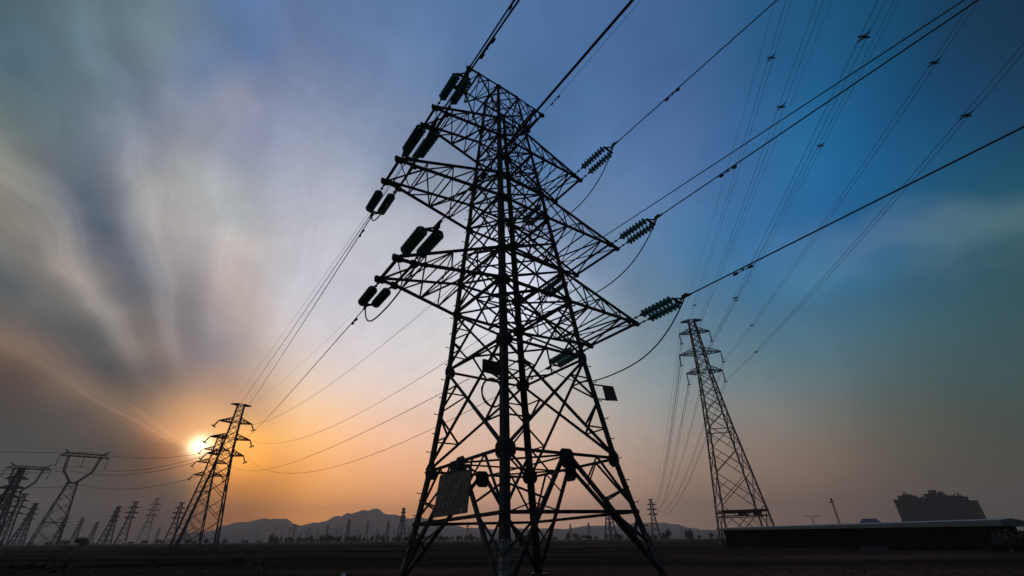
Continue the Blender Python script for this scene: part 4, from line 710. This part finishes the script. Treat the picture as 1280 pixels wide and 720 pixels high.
# ------------------------------------------------------------------ long shed, houses and posts on the right
A, B = polar(23.2, 94), polar(44.55, 80)
def shed():
    r = empty('long_shed', tuple(A)); inv = Matrix.Translation(-A)
    def P(m, n, mat, par=None):
        o = m.build(n, mat, par or r)
        if par is None: o.matrix_parent_inverse = inv
        return o
    d = (B-A).normalized(); b = Vector((-d.y, d.x, 0)); b = b if b.y > 0 else -b; Ln = (B-A).length
    m = MB(); c = [A, B, B+b*9, A+b*9]
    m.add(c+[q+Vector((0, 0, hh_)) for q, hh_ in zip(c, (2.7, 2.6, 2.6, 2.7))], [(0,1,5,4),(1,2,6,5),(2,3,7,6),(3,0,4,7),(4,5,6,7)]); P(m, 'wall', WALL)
    m = MB(); a0, b0 = A-d*.8-b*.9, B+d*.9-b*.9
    v = []
    for q, z in ((a0, 2.60), (a0, 2.86), (a0+b*5.4, 3.1), (a0+b*11, 2.86), (a0+b*11, 2.60)): v.append(q+Vector((0, 0, z)))
    for q, z in ((b0, 2.4), (b0, 3.0), (b0+b*5.4, 3.25), (b0+b*11, 3.0), (b0+b*11, 2.4)): v.append(q+Vector((0, 0, z)))
    m.add(v, [(0,1,6,5),(1,2,7,6),(2,3,8,7),(3,4,9,8),(4,0,5,9),(4,3,2,1,0),(5,6,7,8,9)]); P(m, 'roof', ROOF)
    for k in range(int(Ln/6.8)+1):
        q = A+d*(.1+k*6.8)-b*.75; m = MB(); m.beam(q, q+Vector((0, 0, 2.4)), .16); P(m, 'post', WALL)
    tag(r, 'long low shed with a pale grey roof edge stretching to the right', 'shed')
shed()
# tower blocks
prof = [(39.22, 39.6, 2.9, .32), (39.58, 40.0, 3.15, .16), (40.02, 40.34, 2.98, .1), (40.4, 40.8, 2.5, .22), (40.84, 41.34, 2.72, .12), (41.38, 42.0, 3.25, .3), (42.02, 42.5, 3.02, .12), (42.6, 42.95, 2.45, .12), (42.98, 43.4, 2.86, .14), (43.42, 43.85, 2.55, .0)]
SAY = ['leftmost', 'second from left, topped by a small cap,', 'third from left', 'low fourth from left', 'fifth from left', 'tallest', 'one just right of the tallest', 'low eighth from left', 'second from right', 'rightmost']
for i, (a0, a1, e, cap) in enumerate(prof):
    D = 600+(i % 3)*26; am = (a0+a1)/2; p = polar(am, D); W = D*R(a1-a0); H = D*math.tan(R(e))+1.5
    r = empty('tower_block', tuple(p), (0, 0, -R(am))); m = MB()
    m.beam((0, 8, -.5), (0, 8, H), W, 15); m.build('wall', BLOCK, r)
    m = MB(); m.beam((0, 8, H), (0, 8, H+.9), W+.6, 15.6); 
    if cap:
        m.beam((W*.05, 7, H), (W*.05, 7, H+cap*10.5), W*.42, 6)
        m.beam((W*.05, 7, H+cap*10.5), (W*.05, 7, H+cap*10.5+.6), W*.5, 7)
    m.build('roof', BLOCK, r)
    for q in range(5):
        m = MB(); x = W*rnd.uniform(-.42, .42); hh = rnd.uniform(1.2, 4.2); m.beam((x, rnd.uniform(2, 9), H+.85), (x, 5, H+.9+hh), W*rnd.uniform(.1, .22)); m.build('roof_tank', BLOCK, r)
    tag(r, '%s dark tower block above the shed roof' % SAY[i], 'tower block', 'tower blocks beyond the long shed')
def mast():
    r = empty('radio_mast', tuple(polar(33.85, 150))); m = MB(); h_ = 10.2
    m.beam((-.25, 0, 0), (-.16, 0, h_-1), .1); m.beam((.25, 0, 0), (.16, 0, h_-1), .1); m.beam((0, .4, 0), (0, .25, h_-1), .1)
    for k in range(13): z = k*.7; m.beam((-.24, 0, z), (.22, 0, z+.7), .06); m.beam((.24, 0, z), (-.2, 0, z+.7), .05)
    m.build('shaft', FAR, r)
    m = MB(); m.beam((0, 0, h_-1), (0, 0, h_), .3); m.beam((-.8, 0, h_-1), (.4, 0, h_-.8), .22); m.build('antenna', FAR, r)
    tag(r, 'slim mast standing behind the long shed roof', 'mast')
mast()
def lamp():
    r = empty('street_lamp', tuple(polar(31.7, 135))); m = MB(); m.tube([(0, 0, 0), (0, 0, 5.6)], [.12, .07]); m.build('pole', FAR, r)
    for s in (-1, 1):
        m = MB(); m.tube([(0, 0, 5.5), (s*1.0, 0, 5.8), (s*1.4, 0, 5.75)], .05); a = m.build('lamp_arm', FAR, r)
        m = MB(); m.beam((s*1.2, 0, 5.72), (s*1.9, 0, 5.66), .22, .12); m.build('lamp_head', FAR, a)
    tag(r, 'double arm street lamp showing above the left part of the long shed roof', 'street lamp')
lamp()
def lowhouse():
    r = empty('low_house', tuple(polar(36.3, 210)), (0, 0, -R(36))); m = MB(); m.beam((0, 3, 0), (0, 3, 5.4), 5.4, 6); m.build('wall', BLOCK, r)
    m = MB(); m.add([(-3.2, -.4, 5.4), (3.2, -.4, 5.4), (3.2, 6.4, 5.4), (-3.2, 6.4, 5.4), (-2, 3, 6.9), (2, 3, 6.9)], [(3,2,1,0), (0,1,5,4), (2,3,4,5), (1,2,5), (3,0,4)]); m.build('roof', BLOCK, r)
    m = MB(); m.plate((0, -.05, 3.2), (1, 0, 0), (0, 0, 1), 1.6, 1.2, .1, 0); m.build('window', PANE, r)
    tag(r, 'small hazy house with a hipped roof peeping over the middle of the long shed', 'house')
lowhouse()
m = MB(); p = polar(35.8, 62); u = Vector((math.cos(R(-35)), math.sin(R(-35)), 0)); v_ = Vector((-u.y, u.x, 0))
for k in range(1):
    q = p; m.add([q+u*a*1.15+v_*b*.3+Vector((0, 0, z)) for a, b, z in ((-1,-1,0),(1,-1,0),(1,1,0),(-1,1,0),(-1,-.5,.62),(1,-.5,.62),(1,.5,.62),(-1,.5,.62))], [(3,2,1,0),(4,5,6,7),(0,1,5,4),(1,2,6,5),(2,3,7,6),(3,0,4,7)])
tag(m.build('concrete_barrier', CONC), 'low pale concrete barrier lying in the dark field before the long shed', 'barrier')

# ------------------------------------------------------------------ trees and bushes
def leaf_mesh(name, w, h, z0, n, seed, leaf, clumps=9):
    r = random.Random(seed); m = MB(); cl = []
    for k in range(clumps):
        a = r.uniform(0, 6.28); q = r.random()**.6; cl.append((Vector((math.cos(a)*w*.5*q, math.sin(a)*w*.5*q, z0+h*r.uniform(.12, .86)*(1-.25*q))), r.uniform(.18, .33)))
    for k in range(n):
        c, s = cl[k % clumps]
        g = Vector((r.gauss(0, 1), r.gauss(0, 1), r.gauss(0, 1))).normalized()*r.random()**.5
        p = c+Vector((g.x*w*s, g.y*w*s, g.z*h*s)); u = Vector((r.gauss(0, 1), r.gauss(0, 1), r.gauss(0, 1))).normalized(); v = u.orthogonal().normalized(); l = leaf*r.uniform(.5, 1.3)
        m.add([p-u*l, p+v*l*.55, p+u*l, p-v*l*.55], [(0, 1, 2, 3)])
    return m.mesh(name, LEAF)
def trunk_mesh(h, r0, seed):
    r = random.Random(seed); m = MB(); m.tube([(0, 0, -.1), (.05*h*r.uniform(-1, 1), 0, h*.35), (.06*h*r.uniform(-1, 1), .05*h, h*.75)], [r0, r0*.7, r0*.3], 7)
    for k in range(5):
        a = r.uniform(0, 6.28); z = h*r.uniform(.3, .6); m.tube([(0, 0, z), (math.cos(a)*h*.14, math.sin(a)*h*.14, z+h*.13), (math.cos(a)*h*.22, math.sin(a)*h*.22, z+h*.3)], [r0*.4, r0*.25, r0*.1], 5)
    return m.mesh('trunk', BARK)
TV = [(leaf_mesh('crown', 5.5, 5.2, 1.8, 900, s, .34, 10), trunk_mesh(6, .2, s)) for s in (1, 2, 3)]+[(leaf_mesh('crown', 3, 8, 1.2, 900, s, .32, 9), trunk_mesh(8, .18, s)) for s in (4, 5)]
def tree(p, k, sx, sz, label, cat='tree', grp=None, nm='tree'):
    cr, tr = TV[k]; r = empty(nm, (p.x, p.y, gz(p.x, p.y)-.1)); r.scale = (sx, sx, sz); r.rotation_euler.z = rnd.uniform(0, 6.28)
    a = bpy.data.objects.new('trunk', tr); COL.objects.link(a); a.parent = r
    b = bpy.data.objects.new('crown', cr); COL.objects.link(b); b.parent = r
    tag(r, label, cat, grp); return r
def treeline(a0, a1, n, D0, D1, h0, h1, lab, grp):
    for i in range(n):
        a = rnd.uniform(a0, a1); D = rnd.uniform(D0, D1); s = rnd.uniform(h0, h1)/7; tree(polar(a, D), rnd.randrange(5), s*rnd.uniform(.9, 1.5), s, lab, 'tree', grp)
treeline(-26.5, -20.5, 34, 420, 560, 2.6, 6.2, 'small dark tree in the hazy tree line left of the huge pylon', 'trees in the tree line left of the huge pylon')
treeline(-21, -11.5, 56, 420, 620, 3.2, 7.2, 'small dark tree in the hazy tree line left of the huge pylon', 'trees in the tree line left of the huge pylon')
treeline(-11, 13, 64, 380, 640, 2.5, 6.5, 'small dark tree on the skyline seen between the legs of the huge pylon', 'trees seen between the pylon legs')
treeline(15, 23, 16, 300, 480, 3, 6, 'small dark tree on the skyline between the huge pylon and the right one', 'trees between the two right pylons')
treeline(-36, -26.5, 18, 420, 640, 2.5, 5, 'tiny low tree on the skyline right of the sunlit pylon', 'tiny trees right of the sunlit pylon')
treeline(-50, -36, 20, 420, 700, 2, 4.5, 'tiny low tree on the dim skyline at far left', 'tiny trees at far left')
tree(polar(-41.4, 190), 0, .62, .5, 'round dark bush alone on the skyline right of the cat head pylon', 'bush', nm='bush')
for k, (a, D, sx, sz, l) in enumerate(((44.9, 74, .55, .34, 'ragged dark bush at the right end of the long shed'), (45.7, 70, .6, .28, 'low dark bush between two others at the right picture edge'), (46.6, 66, .5, .34, 'dark bush cut by the right picture edge'))):
    tree(polar(a, D), k, sx, sz, l, 'bush', nm='bush')
# ground cover
def cover():
    m = MB(); r = random.Random(11)
    for k in range(16000):
        a = r.uniform(-62, 62); D = 5+150*r.random()**1.7; p = polar(a, D)
        if noise.noise(Vector((p.x*.09, p.y*.2, 3))) < -.05 and r.random() < .8: continue
        z = gz(p.x, p.y); h_ = r.uniform(.03, .10)*(1+1.6*r.random()**8); w = .012+.0009*D
        u = Vector((r.gauss(0, 1), r.gauss(0, 1), 0)).normalized(); t = p+Vector((r.gauss(0, .08), r.gauss(0, .08), h_))
        m.add([Vector((p.x, p.y, z-.02))-u*w, Vector((p.x, p.y, z-.02))+u*w, Vector((t.x, t.y, z+h_))], [(0, 1, 2)])
    tag(m.build('dry_grass', GRASS), 'short dry grass scattered over the dark field', 'grass', kind='stuff')
cover()
def scrub():
    m = MB(); r = random.Random(5)
    for k in range(1100):
        a = r.uniform(-62, 62); D = 30+330*r.random()**.7; p = polar(a, D)
        if noise.noise(Vector((p.x*.012, p.y*.03, 7))) < -.02: continue
        z = gz(p.x, p.y); w = r.uniform(.5, 2.6); h_ = r.uniform(.12, .55)*(1+r.random()**5)
        for j in range(16):
            c = Vector((p.x+r.gauss(0, w*.5), p.y+r.gauss(0, w*.4), z+h_*r.random())); u = Vector((r.gauss(0, 1), r.gauss(0, 1), r.gauss(0, .6))).normalized(); v = u.orthogonal().normalized(); l = r.uniform(.08, .3)
            m.add([c-u*l, c+v*l*.6, c+u*l, c-v*l*.6], [(0, 1, 2, 3)])
    tag(m.build('low_scrub', LEAF), 'low dark scrub in patches across the field', 'scrub', kind='stuff')
scrub()
def weed(p, s, label, seed):
    r = random.Random(seed); m = MB()
    for k in range(9):
        a = r.uniform(0, 6.28); L_ = s*r.uniform(.5, 1); pts = [p+Vector((math.cos(a)*L_*t*.6, math.sin(a)*L_*t*.6, L_*t*(1-.35*t))) for t in (0, .35, .7, 1)]
        m.tube(pts, [.012, .009, .006, .003], 4)
        for j in range(4): q = pts[2].lerp(pts[3], r.random()); m.tube([q, q+Vector((r.gauss(0, .1), r.gauss(0, .1), .12))], .004, 4)
    tag(m.build('dry_weed', GRASS), label, 'weed')
weed(polar(-44.2, 18, gz(*polar(-44.2, 18)[:2])), .7, 'pale leafless weed in the dark field at bottom left', 1)
weed(polar(-47.0, 17, gz(*polar(-47.0, 17)[:2])), .5, 'smaller leafless weed at the very bottom left corner', 2)
m = MB(); q = polar(-18.6, 26); g = gz(q.x, q.y); m.plate(q+Vector((0, 0, g+.1)), (1, .2, .1), (0, .5, .8), .22, .16, .03, .3)
tag(m.build('litter', MARK), 'scrap of pale litter on the dark ground left of the huge pylon', 'litter')

# ------------------------------------------------------------------ haze
def haze():
    m = MB(); r0 = 4300; n = 32; h0, h1 = -1.2, 245
    m.add([(math.sin(2*math.pi*i/n)*r0*1.0, math.cos(2*math.pi*i/n)*r0, h0) for i in range(n)]+[(math.sin(2*math.pi*i/n)*r0, math.cos(2*math.pi*i/n)*r0, h1) for i in range(n)], [tuple(range(n)), tuple(range(2*n-1, n-1, -1))]+[(i, (i+1) % n, (i+1) % n+n, i+n) for i in range(n)])
    mt = bpy.data.materials.new('haze_air'); mt.use_nodes = True; t = mt.node_tree; t.nodes.clear()
    v = t.nodes.new('ShaderNodeVolumePrincipled'); v.inputs['Color'].default_value = (.92, .84, .80, 1); v.inputs['Density'].default_value = HAZE; v.inputs['Anisotropy'].default_value = .1
    o = t.nodes.new('ShaderNodeOutputMaterial'); t.links.new(v.outputs[0], o.inputs['Volume'])
    tag(m.build('haze', mt), 'thin evening haze over the plain', 'haze', kind='stuff')
HAZE = .00032
haze()
